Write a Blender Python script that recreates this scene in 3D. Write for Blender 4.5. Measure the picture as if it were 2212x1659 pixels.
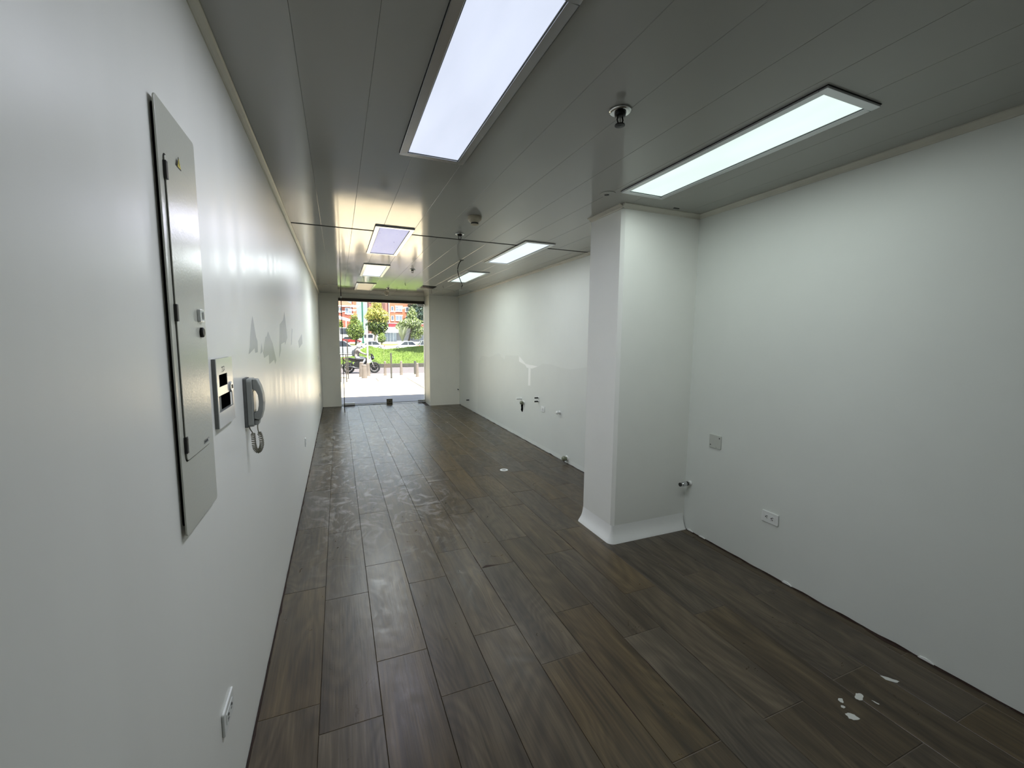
import bpy, bmesh, math, random
from mathutils import Vector, Matrix, noise as mnoise

random.seed(11)
S = bpy.context.scene
for o in list(bpy.data.objects):
    bpy.data.objects.remove(o, do_unlink=True)
C = bpy.data.collections.new('scene_objects'); S.collection.children.link(C)
PI = math.pi

# ------------------------------------------------------------------ camera
cd = bpy.data.cameras.new('camera'); cam = bpy.data.objects.new('camera', cd); C.objects.link(cam)
cd.sensor_width = 36.0; cd.sensor_fit = 'HORIZONTAL'; cd.lens = 908.6 / 2212 * 36
cd.clip_start = 0.02; cd.clip_end = 4000
r_ = (0.92481908, -0.38030107, 0.00898718); u_ = (0.0325144, 0.10256332, 0.99419494); b_ = (-0.37901516, -0.91915823, 0.10721778)
cam.matrix_world = Matrix(((r_[0], u_[0], b_[0], 0), (r_[1], u_[1], b_[1], 0), (r_[2], u_[2], b_[2], 1.5), (0, 0, 0, 1)))
S.camera = cam

# ------------------------------------------------------------------ sky, sun, exposure
W = bpy.data.worlds.new('sky'); S.world = W; W.use_nodes = True
wn = W.node_tree.nodes; wl = W.node_tree.links
sky = wn.new('ShaderNodeTexSky'); sky.sky_type = 'NISHITA'; sky.sun_disc = False
sky.sun_elevation = math.radians(66); sky.sun_rotation = math.radians(150); sky.altitude = 2600; sky.dust_density = 1.6
wn['Background'].inputs['Strength'].default_value = 0.75
hsv = wn.new('ShaderNodeHueSaturation'); hsv.inputs['Saturation'].default_value = 0.5   # thin bright cloud
wl.new(sky.outputs[0], hsv.inputs['Color']); wl.new(hsv.outputs[0], wn['Background'].inputs['Color'])
sd = bpy.data.lights.new('sun', 'SUN'); sun = bpy.data.objects.new('sun', sd); C.objects.link(sun)
sd.energy = 26.0; sd.angle = math.radians(0.6); sd.color = (1.0, 0.95, 0.87)
sun.rotation_euler = Vector((-0.16, 0.40, -0.93)).to_track_quat('-Z', 'Y').to_euler()
sun.location = (4, 4, 12)
S.view_settings.view_transform = 'Standard'; S.view_settings.look = 'None'
S.view_settings.gamma = 1; S.view_settings.use_curve_mapping = False
S.view_settings.exposure = 0.0
LAMP_W = 6.6        # watts of one ceiling troffer

# ------------------------------------------------------------------ helpers
def lin(c):
    c = c / 255.0
    return c / 12.92 if c <= 0.04045 else ((c + 0.055) / 1.055) ** 2.4
def rgb(r, g, b): return (lin(r), lin(g), lin(b), 1.0)

class MB:
    def __init__(s): s.v = []; s.f = []; s.m = []; s.mi = 0
    def face(s, pts):
        n = len(s.v); s.v += [tuple(p) for p in pts]; s.f.append(tuple(range(n, n + len(pts)))); s.m.append(s.mi); return s
    def box(s, x0, x1, y0, y1, z0, z1):
        n = len(s.v)
        s.v += [(x0, y0, z0), (x1, y0, z0), (x1, y1, z0), (x0, y1, z0), (x0, y0, z1), (x1, y0, z1), (x1, y1, z1), (x0, y1, z1)]
        for q in ((0, 3, 2, 1), (4, 5, 6, 7), (0, 1, 5, 4), (1, 2, 6, 5), (2, 3, 7, 6), (3, 0, 4, 7)):
            s.f.append(tuple(n + i for i in q)); s.m.append(s.mi)
        return s
    def tube(s, pts, rad, n=10, caps=True):
        pts = [Vector(p) for p in pts]
        if not isinstance(rad, (list, tuple)): rad = [rad] * len(pts)
        rings = []; ref = None
        for i, p in enumerate(pts):
            t = (pts[min(i + 1, len(pts) - 1)] - pts[max(i - 1, 0)]).normalized()
            if ref is None:
                ref = Vector((0, 0, 1)) if abs(t.z) < 0.9 else Vector((1, 0, 0))
            a = t.cross(ref)
            if a.length < 1e-4: a = t.cross(Vector((0.3, 1, 0.2)))
            a.normalize(); b = t.cross(a).normalized(); ref = b.cross(t) * 1.0 if False else ref
            base = len(s.v); rings.append(base)
            for k in range(n):
                w = 2 * PI * k / n
                s.v.append(tuple(p + (a * math.cos(w) + b * math.sin(w)) * rad[i]))
        for i in range(len(pts) - 1):
            for k in range(n):
                k2 = (k + 1) % n
                s.f.append((rings[i] + k, rings[i] + k2, rings[i + 1] + k2, rings[i + 1] + k)); s.m.append(s.mi)
        if caps:
            s.f.append(tuple(rings[0] + k for k in reversed(range(n)))); s.m.append(s.mi)
            s.f.append(tuple(rings[-1] + k for k in range(n))); s.m.append(s.mi)
        return s
    def lathe(s, prof, c=(0, 0, 0), axis='z', n=20, close=True):
        base = len(s.v); L = len(prof)
        for k in range(n):
            w = 2 * PI * k / n; ca, sa = math.cos(w), math.sin(w)
            for (r, h) in prof:
                p = {'z': (r * ca, r * sa, h), 'x': (h, r * ca, r * sa), 'y': (r * ca, h, r * sa)}[axis]
                s.v.append((p[0] + c[0], p[1] + c[1], p[2] + c[2]))
        for k in range(n):
            k2 = (k + 1) % n
            for i in range(L - 1):
                s.f.append((base + k * L + i, base + k2 * L + i, base + k2 * L + i + 1, base + k * L + i + 1)); s.m.append(s.mi)
        if close:
            for i in (0, L - 1):
                if prof[i][0] > 1e-5:
                    s.f.append(tuple(base + k * L + i for k in range(n))); s.m.append(s.mi)
        return s
    def prism(s, poly, a, b, plane='xz'):
        def P(q, h):
            return {'xz': (q[0], h, q[1]), 'yz': (h, q[0], q[1]), 'xy': (q[0], q[1], h)}[plane]
        n = len(s.v); L = len(poly)
        s.v += [P(q, a) for q in poly] + [P(q, b) for q in poly]
        s.f.append(tuple(range(n, n + L))); s.m.append(s.mi); s.f.append(tuple(range(n + 2 * L - 1, n + L - 1, -1))); s.m.append(s.mi)
        for i in range(L):
            j = (i + 1) % L
            s.f.append((n + i, n + j, n + L + j, n + L + i)); s.m.append(s.mi)
        return s
    def ball(s, c, r, nu=12, nv=8, jit=0, seed=0):
        rx, ry, rz = r if isinstance(r, (tuple, list)) else (r, r, r)
        base = len(s.v)
        for j in range(nv + 1):
            t = PI * j / nv
            for i in range(nu):
                w = 2 * PI * i / nu
                d = Vector((math.sin(t) * math.cos(w), math.sin(t) * math.sin(w), math.cos(t)))
                k = 1 + (jit * mnoise.noise(d * 1.7 + Vector((seed, seed * 2.3, 0))) if jit else 0)
                s.v.append((c[0] + rx * d.x * k, c[1] + ry * d.y * k, c[2] + rz * d.z * k))
        for j in range(nv):
            for i in range(nu):
                i2 = (i + 1) % nu
                s.f.append((base + j * nu + i, base + (j + 1) * nu + i, base + (j + 1) * nu + i2, base + j * nu + i2)); s.m.append(s.mi)
        return s
    def mesh(s, name, smooth=False):
        me = bpy.data.meshes.new(name); me.from_pydata(s.v, [], s.f)
        bm = bmesh.new(); bm.from_mesh(me)
        if max(s.m or [0]) == 0:
            bmesh.ops.remove_doubles(bm, verts=bm.verts, dist=1e-6)
            bmesh.ops.recalc_face_normals(bm, faces=bm.faces); bm.to_mesh(me)
        else:
            bmesh.ops.recalc_face_normals(bm, faces=bm.faces); bm.to_mesh(me)
            for p, k in zip(me.polygons, s.m): p.material_index = k
        bm.free()
        if smooth:
            for p in me.polygons: p.use_smooth = True
        return me
    def build(s, name, mat, parent=None, smooth=False, bevel=0, loc=None, autos=None):
        me = s.mesh(name, smooth)
        return obj(name, me, mat, parent, bevel, loc, autos)

def obj(name, me, mat, parent=None, bevel=0, loc=None, autos=None):
    o = bpy.data.objects.new(name, me); C.objects.link(o)
    mats = mat if isinstance(mat, (list, tuple)) else [mat]
    if len(me.materials) == 0:
        for m in mats: me.materials.append(m)
    if parent: o.parent = parent
    if loc: o.location = loc
    if bevel:
        b = o.modifiers.new('bevel', 'BEVEL'); b.width = bevel; b.segments = 2; b.limit_method = 'ANGLE'; b.angle_limit = math.radians(40)
    if autos:
        for p in me.polygons: p.use_smooth = True
        bm = bmesh.new(); bm.from_mesh(me)
        for e in bm.edges:
            if len(e.link_faces) == 2 and e.calc_face_angle(0) > autos: e.smooth = False
        bm.to_mesh(me); bm.free()
    return o
def tag(o, label, cat, group=None, kind=None):
    o['label'] = label; o['category'] = cat
    if group: o['group'] = group
    if kind: o['kind'] = kind
    return o
def thing(name, label, cat, loc=(0, 0, 0), rz=0, group=None, kind=None):
    o = bpy.data.objects.new(name, None); C.objects.link(o); o.empty_display_size = 0.1
    o.location = loc; o.rotation_euler = (0, 0, rz)
    return tag(o, label, cat, group, kind)
def dup(root, loc, rz, label):
    r = root.copy(); C.objects.link(r); r.location = loc; r.rotation_euler = (0, 0, rz); r['label'] = label
    def rec(src, dst):
        for ch in list(src.children):
            c = ch.copy(); C.objects.link(c); c.parent = dst; rec(ch, c)
    rec(root, r)
    return r

# ------------------------------------------------------------------ materials
MATS = {}
def mat(name, col, rough=0.5, metal=0.0, spec=0.5, coat=0.0):
    m = bpy.data.materials.new(name); m.use_nodes = True; b = m.node_tree.nodes['Principled BSDF']
    b.inputs['Base Color'].default_value = col if len(col) == 4 else (*col, 1)
    b.inputs['Roughness'].default_value = rough; b.inputs['Metallic'].default_value = metal
    b.inputs['Specular IOR Level'].default_value = spec; b.inputs['Coat Weight'].default_value = coat
    MATS[name] = m; return m
def nodes(m): return m.node_tree.nodes, m.node_tree.links, m.node_tree.nodes['Principled BSDF']
def N(n, typ, **k):
    x = n.new(typ)
    for a, b in k.items():
        if a in x.inputs.keys(): x.inputs[a].default_value = b
        else: setattr(x, a, b)
    return x
def vary(m, scale=(4, 4, 4), amt=0.12, detail=6, coord='Object', bump=0.0, bscale=None, rough_amt=0.0, dist=0.0):
    """mottle the base colour by noise, optional fine bump"""
    n, l, b = nodes(m)
    tc = n.new('ShaderNodeTexCoord'); mp = N(n, 'ShaderNodeMapping'); mp.inputs['Scale'].default_value = scale
    l.new(tc.outputs[coord], mp.inputs[0])
    nz = N(n, 'ShaderNodeTexNoise', Scale=1.0, Detail=detail, Roughness=0.6, Distortion=dist); l.new(mp.outputs[0], nz.inputs[0])
    c = b.inputs['Base Color'].default_value[:]
    rp = n.new('ShaderNodeValToRGB'); rp.color_ramp.elements[0].position = 0.3; rp.color_ramp.elements[1].position = 0.7
    rp.color_ramp.elements[0].color = (c[0] * (1 - amt), c[1] * (1 - amt), c[2] * (1 - amt), 1)
    rp.color_ramp.elements[1].color = (min(c[0] * (1 + amt), 1), min(c[1] * (1 + amt), 1), min(c[2] * (1 + amt), 1), 1)
    l.new(nz.outputs[0], rp.inputs[0]); l.new(rp.outputs[0], b.inputs['Base Color'])
    if rough_amt:
        mr = N(n, 'ShaderNodeMapRange'); r0 = b.inputs['Roughness'].default_value
        mr.inputs[1].default_value = 0.3; mr.inputs[2].default_value = 0.7
        mr.inputs[3].default_value = r0 - rough_amt; mr.inputs[4].default_value = r0 + rough_amt
        l.new(nz.outputs[0], mr.inputs[0]); l.new(mr.outputs[0], b.inputs['Roughness'])
    if bump:
        mp2 = N(n, 'ShaderNodeMapping'); mp2.inputs['Scale'].default_value = bscale or scale; l.new(tc.outputs[coord], mp2.inputs[0])
        n2 = N(n, 'ShaderNodeTexNoise', Scale=1.0, Detail=4.0); l.new(mp2.outputs[0], n2.inputs[0])
        bp = N(n, 'ShaderNodeBump', Strength=1.0, Distance=bump); l.new(n2.outputs[0], bp.inputs['Height']); l.new(bp.outputs[0], b.inputs['Normal'])
    return m

wallL = vary(mat('wall_enamel_paint', rgb(237, 237, 232), 0.36, 0, .38), (3, 9, .5), 0.012, 2, bump=0.00005, bscale=(1, 16, .22), rough_amt=0.05)
wallR = vary(mat('wall_matte_paint', rgb(222, 225, 219), 0.5), (2, 2, 2), 0.02, 5, bump=0.0002, bscale=(60, 60, 60))
wallR2 = vary(mat('wall_patch_paint', rgb(216, 219, 213), 0.5), (2, 2, 2), 0.02, 5, bump=0.0002, bscale=(50, 50, 50))
wallF = vary(mat('front_wall_paint', rgb(226, 224, 212), 0.5), (3, 3, 2), 0.03, 4, bump=0.0002, bscale=(50, 50, 50))
wallG = mat('bare_grey_patch', rgb(176, 178, 182), 0.33); vary(wallG, (3, 8, 3), 0.05)
plaster = vary(mat('white_plaster', rgb(240, 241, 238), 0.42), (6, 6, 6), 0.02, bump=0.0006, bscale=(25, 25, 25))
pvc = mat('ceiling_pvc', rgb(164, 164, 158), 0.085, 0, .34)
def _pvc():
    n, l, b = nodes(pvc)
    tc = n.new('ShaderNodeTexCoord'); g = n.new('ShaderNodeNewGeometry')
    mp = N(n, 'ShaderNodeMapping'); mp.inputs['Scale'].default_value = (6, 1.1, 1); l.new(g.outputs['Position'], mp.inputs[0])
    nz = N(n, 'ShaderNodeTexNoise', Scale=1.0, Detail=2.0); l.new(mp.outputs[0], nz.inputs[0])
    bp = N(n, 'ShaderNodeBump', Strength=1.0, Distance=0.0006); l.new(nz.outputs[0], bp.inputs['Height']); l.new(bp.outputs[0], b.inputs['Normal'])
    n2 = N(n, 'ShaderNodeTexNoise', Scale=5.0, Detail=5.0); l.new(g.outputs['Position'], n2.inputs[0])
    mr = N(n, 'ShaderNodeMapRange'); mr.inputs[1].default_value = .35; mr.inputs[2].default_value = .75; mr.inputs[3].default_value = .07; mr.inputs[4].default_value = .12
    l.new(n2.outputs[0], mr.inputs[0]); l.new(mr.outputs[0], b.inputs['Roughness'])
_pvc()
dark = mat('dark_gap', rgb(30, 28, 26), 0.8, 0, .1)
void = mat('unlit_hollow', rgb(7, 7, 7), 1.0, 0, 0)
trimw = vary(mat('trim_off_white', rgb(206, 203, 190), 0.4), (4, 9, 4), 0.06)
cover_beige = mat('panel_beige_enamel', rgb(196, 197, 186), 0.23)
vary(cover_beige, (2, 2, 2), 0.015, bump=0.00028, bscale=(170, 170, 170))
black = mat('black_plastic', rgb(18, 18, 18), 0.4)
blackm = mat('black_metal', rgb(22, 22, 21), 0.35, 0.6)
chrome = mat('chrome', rgb(215, 216, 214), 0.16, 1.0)
steel = vary(mat('brushed_steel', rgb(226, 227, 226), 0.25, 0.35), (30, 3, 3), 0.05)
alu = mat('aluminium_frame', rgb(198, 200, 202), 0.2, 0.75)
whitep = mat('white_plastic', rgb(228, 230, 227), 0.32)
greyp = mat('grey_plastic', rgb(120, 122, 120), 0.5)
phone_m = vary(mat('phone_grey', rgb(150, 153, 149), 0.42), (12, 12, 12), 0.04)
cordm = mat('cord_beige', rgb(118, 116, 98), 0.5)
yellow = mat('warning_yellow', rgb(205, 190, 70), 0.45)
brass = vary(mat('weathered_brass', rgb(128, 132, 112), 0.45, 0.5), (40, 40, 40), 0.25)
splat_m = mat('white_paint_splash', rgb(205, 206, 200), 0.5)
grout_l = mat('pale_grout', rgb(104, 95, 84), 0.8)
grout_d = vary(mat('dark_grout', rgb(66, 58, 50), 0.8), (20, 20, 20), 0.3)
grout_b = vary(mat('brown_gap', rgb(48, 30, 22), 0.8), (30, 30, 30), 0.3)

def wood_tile():
    m = mat('wood_look_porcelain', rgb(112, 104, 95), 0.42, 0, .42); n, l, b = nodes(m)
    tc = n.new('ShaderNodeTexCoord'); oi = n.new('ShaderNodeObjectInfo'); g = n.new('ShaderNodeNewGeometry')
    mul = N(n, 'ShaderNodeMath', operation='MULTIPLY'); mul.inputs[1].default_value = 61.0; l.new(oi.outputs['Random'], mul.inputs[0])
    cmb = n.new('ShaderNodeCombineXYZ'); l.new(mul.outputs[0], cmb.inputs[0]); l.new(mul.outputs[0], cmb.inputs[1])
    add = N(n, 'ShaderNodeVectorMath', operation='ADD'); l.new(tc.outputs['Object'], add.inputs[0]); l.new(cmb.outputs[0], add.inputs[1])
    def nz(scale, detail, dist, rough=0.55):
        mp = N(n, 'ShaderNodeMapping'); mp.inputs['Scale'].default_value = scale; l.new(add.outputs[0], mp.inputs[0])
        x = N(n, 'ShaderNodeTexNoise', Scale=1.0, Detail=detail, Roughness=rough, Distortion=dist); l.new(mp.outputs[0], x.inputs[0]); return x.outputs[0]
    broad = nz((9, 1.1, 1), 3, 0.9); fine = nz((120, 4.5, 1), 3, 0.3)
    # cathedral figure: rings of a slow noise field
    field = nz((4.2, 0.95, 1), 1.2, 0.5, 0.4)
    mr = N(n, 'ShaderNodeMath', operation='MULTIPLY'); mr.inputs[1].default_value = 95.0; l.new(field, mr.inputs[0])
    sn = N(n, 'ShaderNodeMath', operation='SINE'); l.new(mr.outputs[0], sn.inputs[0])
    def ramp(src, p0, p1, c0, c1):
        r = n.new('ShaderNodeValToRGB'); e = r.color_ramp.elements; e[0].position = p0; e[1].position = p1; e[0].color = c0; e[1].color = c1
        l.new(src, r.inputs[0]); return r.outputs[0]
    base = ramp(broad, .3, .72, rgb(61, 51, 38), rgb(95, 83, 64))
    fi = ramp(fine, .3, .7, (.74, .74, .74, 1), (1.20, 1.19, 1.17, 1))
    mx = N(n, 'ShaderNodeMixRGB', blend_type='MULTIPLY'); mx.inputs[0].default_value = 1; l.new(base, mx.inputs[1]); l.new(fi, mx.inputs[2])
    sr = N(n, 'ShaderNodeMapRange'); sr.inputs[1].default_value = -1; sr.inputs[2].default_value = 1; sr.inputs[3].default_value = .76; sr.inputs[4].default_value = 1.12
    l.new(sn.outputs[0], sr.inputs[0])
    mx2 = N(n, 'ShaderNodeMixRGB', blend_type='MULTIPLY'); mx2.inputs[0].default_value = .75; l.new(mx.outputs[0], mx2.inputs[1]); l.new(sr.outputs[0], mx2.inputs[2])
    # dark heart-wood bands running along some boards
    band = ramp(nz((20, .75, 1), 2, .6), .56, .72, (1, 1, 1, 1), (.58, .59, .60, 1))
    mx3 = N(n, 'ShaderNodeMixRGB', blend_type='MULTIPLY'); mx3.inputs[0].default_value = .85; l.new(mx2.outputs[0], mx3.inputs[1]); l.new(band, mx3.inputs[2]); mx2 = mx3
    # tone of each tile
    hs = N(n, 'ShaderNodeHueSaturation'); vr = N(n, 'ShaderNodeMapRange'); vr.inputs[3].default_value = .90; vr.inputs[4].default_value = 1.08
    l.new(oi.outputs['Random'], vr.inputs[0]); l.new(vr.outputs[0], hs.inputs['Value']); l.new(mx2.outputs[0], hs.inputs['Color'])
    sv = N(n, 'ShaderNodeMath', operation='MULTIPLY'); sv.inputs[1].default_value = 7.31; l.new(oi.outputs['Random'], sv.inputs[0])
    fr = N(n, 'ShaderNodeMath', operation='FRACT'); l.new(sv.outputs[0], fr.inputs[0])
    sm = N(n, 'ShaderNodeMapRange'); sm.inputs[3].default_value = .8; sm.inputs[4].default_value = 1.25; l.new(fr.outputs[0], sm.inputs[0]); l.new(sm.outputs[0], hs.inputs['Saturation'])
    # dried mop marks in the middle of the room: swirls of pale residue
    mp = N(n, 'ShaderNodeMapping'); mp.inputs['Scale'].default_value = (5, 3.4, 1); l.new(g.outputs['Position'], mp.inputs[0])
    sw = N(n, 'ShaderNodeTexNoise', Scale=1.0, Detail=5.0, Roughness=.62, Distortion=2.6); l.new(mp.outputs[0], sw.inputs[0])
    swr = ramp(sw.outputs[0], .50, .68, (0, 0, 0, 1), (1, 1, 1, 1))
    pos = n.new('ShaderNodeSeparateXYZ'); l.new(g.outputs['Position'], pos.inputs[0])
    def bell(src, c, w):
        s_ = N(n, 'ShaderNodeMath', operation='SUBTRACT'); s_.inputs[1].default_value = c; l.new(src, s_.inputs[0])
        a_ = N(n, 'ShaderNodeMath', operation='ABSOLUTE'); l.new(s_.outputs[0], a_.inputs[0])
        r = N(n, 'ShaderNodeMapRange', interpolation_type='SMOOTHSTEP'); r.inputs[1].default_value = w; r.inputs[2].default_value = w * .35; r.inputs[3].default_value = 0; r.inputs[4].default_value = 1
        l.new(a_.outputs[0], r.inputs[0]); return r.outputs[0]
    m1 = N(n, 'ShaderNodeMath', operation='MULTIPLY'); l.new(bell(pos.outputs[0], .34, .85), m1.inputs[0]); l.new(bell(pos.outputs[1], 5.8, 3.7), m1.inputs[1])
    m2 = N(n, 'ShaderNodeMath', operation='MULTIPLY'); l.new(m1.outputs[0], m2.inputs[0]); l.new(swr, m2.inputs[1])
    m3 = N(n, 'ShaderNodeMath', operation='MULTIPLY'); m3.inputs[1].default_value = .44; l.new(m2.outputs[0], m3.inputs[0])
    dust = N(n, 'ShaderNodeMixRGB'); dust.inputs[2].default_value = rgb(205, 203, 200); l.new(m3.outputs[0], dust.inputs[0]); l.new(hs.outputs[0], dust.inputs[1])
    l.new(dust.outputs[0], b.inputs['Base Color'])
    rr = N(n, 'ShaderNodeMapRange'); rr.inputs[1].default_value = .3; rr.inputs[2].default_value = .75; rr.inputs[3].default_value = .27; rr.inputs[4].default_value = .42
    l.new(sw.outputs[0], rr.inputs[0]); l.new(rr.outputs[0], b.inputs['Roughness'])
    bp = N(n, 'ShaderNodeBump', Strength=.6, Distance=.0005); l.new(fine, bp.inputs['Height']); l.new(bp.outputs[0], b.inputs['Normal'])
    return m
tile_m = wood_tile()

def emis(name, col, st, stains=False):
    m = bpy.data.materials.new(name); m.use_nodes = True; n = m.node_tree.nodes; l = m.node_tree.links; b = n['Principled BSDF']
    b.inputs['Base Color'].default_value = (.22, .22, .24, 1); b.inputs['Roughness'].default_value = .5
    tc = n.new('ShaderNodeTexCoord'); mp = N(n, 'ShaderNodeMapping'); mp.inputs['Scale'].default_value = (7, 1.6, 1); l.new(tc.outputs['Object'], mp.inputs[0])
    nz = N(n, 'ShaderNodeTexNoise', Scale=1.0, Detail=3.0); l.new(mp.outputs[0], nz.inputs[0])
    rp = n.new('ShaderNodeValToRGB'); e = rp.color_ramp.elements; e[0].position = .3; e[1].position = .7
    e[0].color = tuple(c * .92 for c in col[:3]) + (1,); e[1].color = tuple(min(c * 1.05, 1.2) for c in col[:3]) + (1,)
    l.new(nz.outputs[0], rp.inputs[0]); out = rp.outputs[0]
    if stains:
        mp2 = N(n, 'ShaderNodeMapping'); mp2.inputs['Scale'].default_value = (26, 7, 1); l.new(tc.outputs['Object'], mp2.inputs[0])
        n2 = N(n, 'ShaderNodeTexNoise', Scale=1.0, Detail=2.0); l.new(mp2.outputs[0], n2.inputs[0])
        r2 = n.new('ShaderNodeValToRGB'); r2.color_ramp.elements[0].position = .66; r2.color_ramp.elements[1].position = .74
        r2.color_ramp.elements[0].color = (1, 1, 1, 1); r2.color_ramp.elements[1].color = (.55, .55, .6, 1); l.new(n2.outputs[0], r2.inputs[0])
        mm = N(n, 'ShaderNodeMixRGB', blend_type='MULTIPLY'); mm.inputs[0].default_value = 1; l.new(out, mm.inputs[1]); l.new(r2.outputs[0], mm.inputs[2]); out = mm.outputs[0]
    l.new(out, b.inputs['Emission Color']); b.inputs['Emission Strength'].default_value = st
    return m

def glassmat(name, tint=(0.97, 0.99, 0.98, 1)):
    m = bpy.data.materials.new(name); m.use_nodes = True; n = m.node_tree.nodes; l = m.node_tree.links
    n.remove(n['Principled BSDF']); t = n.new('ShaderNodeBsdfTransparent'); t.inputs[0].default_value = tint
    gl = N(n, 'ShaderNodeBsdfGlossy', Roughness=0.0); f = N(n, 'ShaderNodeFresnel', IOR=1.5); mx = n.new('ShaderNodeMixShader')
    l.new(f.outputs[0], mx.inputs[0]); l.new(t.outputs[0], mx.inputs[1]); l.new(gl.outputs[0], mx.inputs[2]); l.new(mx.outputs[0], n['Material Output'].inputs[0])
    return m
glass = glassmat('door_glass')

# ------------------------------------------------------------------ room dimensions (metres)
XL, XR, YB, YR, HC = -0.347, 2.523, 9.79, 9.255, 2.419
YBK = -1.6                      # rear wall behind the camera
DX0, DX1 = 0.028, 1.85          # shop door opening
CX0, CY0, CY1 = 1.832, 2.476, 2.872   # column
CEIL_T = HC + 0.012

# ------------------------------------------------------------------ room shell
fl = tag(MB().box(XL - .15, XR + .15, YBK - .15, YB + .06, -.12, -.006).build('floor', grout_d), 'floor of staggered wood-look porcelain planks in grey brown', 'floor', kind='structure')
tile_cache = {}
def tile_mesh(w, l_):
    k = (round(w, 4), round(l_, 4))
    if k not in tile_cache:
        bv = .0012; a, b = w / 2, l_ / 2; mb = MB(); n0 = 0
        lo = [(-a, -b, -.006), (a, -b, -.006), (a, b, -.006), (-a, b, -.006)]
        mi = [(-a, -b, -bv), (a, -b, -bv), (a, b, -bv), (-a, b, -bv)]
        hi = [(-a + bv, -b + bv, 0), (a - bv, -b + bv, 0), (a - bv, b - bv, 0), (-a + bv, b - bv, 0)]
        mb.v = lo + mi + hi
        for i in range(4):
            j = (i + 1) % 4
            mb.f.append((i, j, 4 + j, 4 + i)); mb.f.append((4 + i, 4 + j, 8 + j, 8 + i))
        mb.f.append((8, 9, 10, 11)); mb.m = [0] * len(mb.f)
        me = mb.mesh('floor_tile'); me.materials.append(tile_m); tile_cache[k] = me
    return tile_cache[k]
TW, TL, GAP = .2342, .885, .0018
edges = [XL + .006] + [-.1165 + TW * k for k in range(12)] + [XR - .008]
starts = {0: 1.755, 1: 1.605, 2: 1.903, 3: 1.602, 4: 1.901, 5: 1.604, 6: 1.907, 7: 1.608, 8: 1.908, 9: 1.613, 10: 1.930, 11: 1.612, 12: 1.90}
gmb = MB(); ntile = 0
for i in range(len(edges) - 1):
    x0, x1 = edges[i], edges[i + 1]
    if x1 - x0 < .02: continue
    y = starts[i] - TL * 4; ymax = (YB + .03) if x1 < 1.9 else YR + .02
    while y < ymax:
        a = max(y, YBK); b = min(y + TL, ymax)
        if b - a > .03 and b > YBK:
            me = tile_mesh(x1 - x0 - GAP, b - a - .0030)
            t = bpy.data.objects.new('floor_tile', me); C.objects.link(t); t.parent = fl
            t.location = ((x0 + x1) / 2, (a + b) / 2, random.uniform(-.0004, .0003)); ntile += 1
            if a > YBK + .01: gmb.box(x0, x1, a - .0016, a + .0016, -.006, -.0016)
        y += TL
go = gmb.build('transverse_grout', grout_l, fl); go['kind'] = 'stuff'
# joints where the grout is missing: dark brown gaps
for (x, a, b, w) in ((1.0545, 1.20, 1.61, .0055), (1.289, 1.03, 1.47, .004), (.8195, 2.49, .2 + 2.47, .006), (.8195, 2.05, 2.50, .004), (1.523, 2.44, 2.79, .006), (1.523, 1.35, 1.44, .004), (.8195, 1.25, 1.50, .003)):
    mb = MB(); ks = 14; L, R = [], []
    for k in range(ks + 1):
        yy = a + (b - a) * k / ks; ww = w * (.35 + .65 * random.random()) * (1 if 0 < k < ks else .2)
        L.append((x - ww / 2, yy, .0009)); R.append((x + ww / 2, yy, .0009))
    for k in range(ks): mb.face([L[k], R[k], R[k + 1], L[k + 1]])
    mb.build('open_joint', grout_b, fl)
mb = MB(); mb.face([(.825, 2.492, .0008), (.90, 2.494, .0008), (.945, 2.491, .0008), (.90, 2.503, .0008), (.86, 2.515, .0008)]); mb.build('open_joint', grout_b, fl)
# dried white paint splashes near the right wall
def blob(cx, cy, rx, ry, rot, seed, z=.0011, n=18):
    rnd = random.Random(seed); pts = []
    for k in range(n):
        w = 2 * PI * k / n; rr = 1 + .45 * mnoise.noise(Vector((math.cos(w) * 1.5 + seed, math.sin(w) * 1.5, seed * .7))) + rnd.uniform(-.08, .08)
        x, y = rx * rr * math.cos(w), ry * rr * math.sin(w)
        pts.append((cx + x * math.cos(rot) - y * math.sin(rot), cy + x * math.sin(rot) + y * math.cos(rot), z))
    return pts
for i, (x, y, rx, ry, ro) in enumerate(((2.232, .950, .030, .012, -.9), (1.998, .946, .022, .014, .3), (1.905, .962, .013, .009, .4), (1.880, .940, .008, .006, 0), (1.862, .898, .022, .016, -.5), (2.03, .90, .012, .004, -1.3))):
    MB().face(blob(x, y, rx, ry, ro, i + 3)).build('paint_splash', splat_m, fl)

wl_o = tag(MB().box(XL - .15, XL, YBK - .15, YB + .16, -.12, HC + .1).build('wall_left', wallL), 'long left wall in glossy off-white enamel with streaky bare patches', 'wall', kind='structure')
wr_o = tag(MB().box(XR, XR + .15, YBK - .15, YB + .16, -.12, HC + .1).build('wall_right', wallR), 'long right wall in off-white matte paint behind the column', 'wall', kind='structure')
tag(MB().box(XL, XR, YBK - .15, YBK, -.12, HC + .1).build('wall_rear', wallR), 'plain off-white wall closing the room behind the viewer', 'wall', kind='structure')
wf = tag(MB().box(XL, DX0, YB, YB + .16, -.12, HC + .1).box(DX0, DX1, YB, YB + .16, 2.352, HC + .1).box(DX1, XR, YR, YB + .16, -.12, HC + .1).build('wall_front', wallF, bevel=.006), 'street-side wall with short piers either side of the glass door', 'wall', kind='structure')
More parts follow.
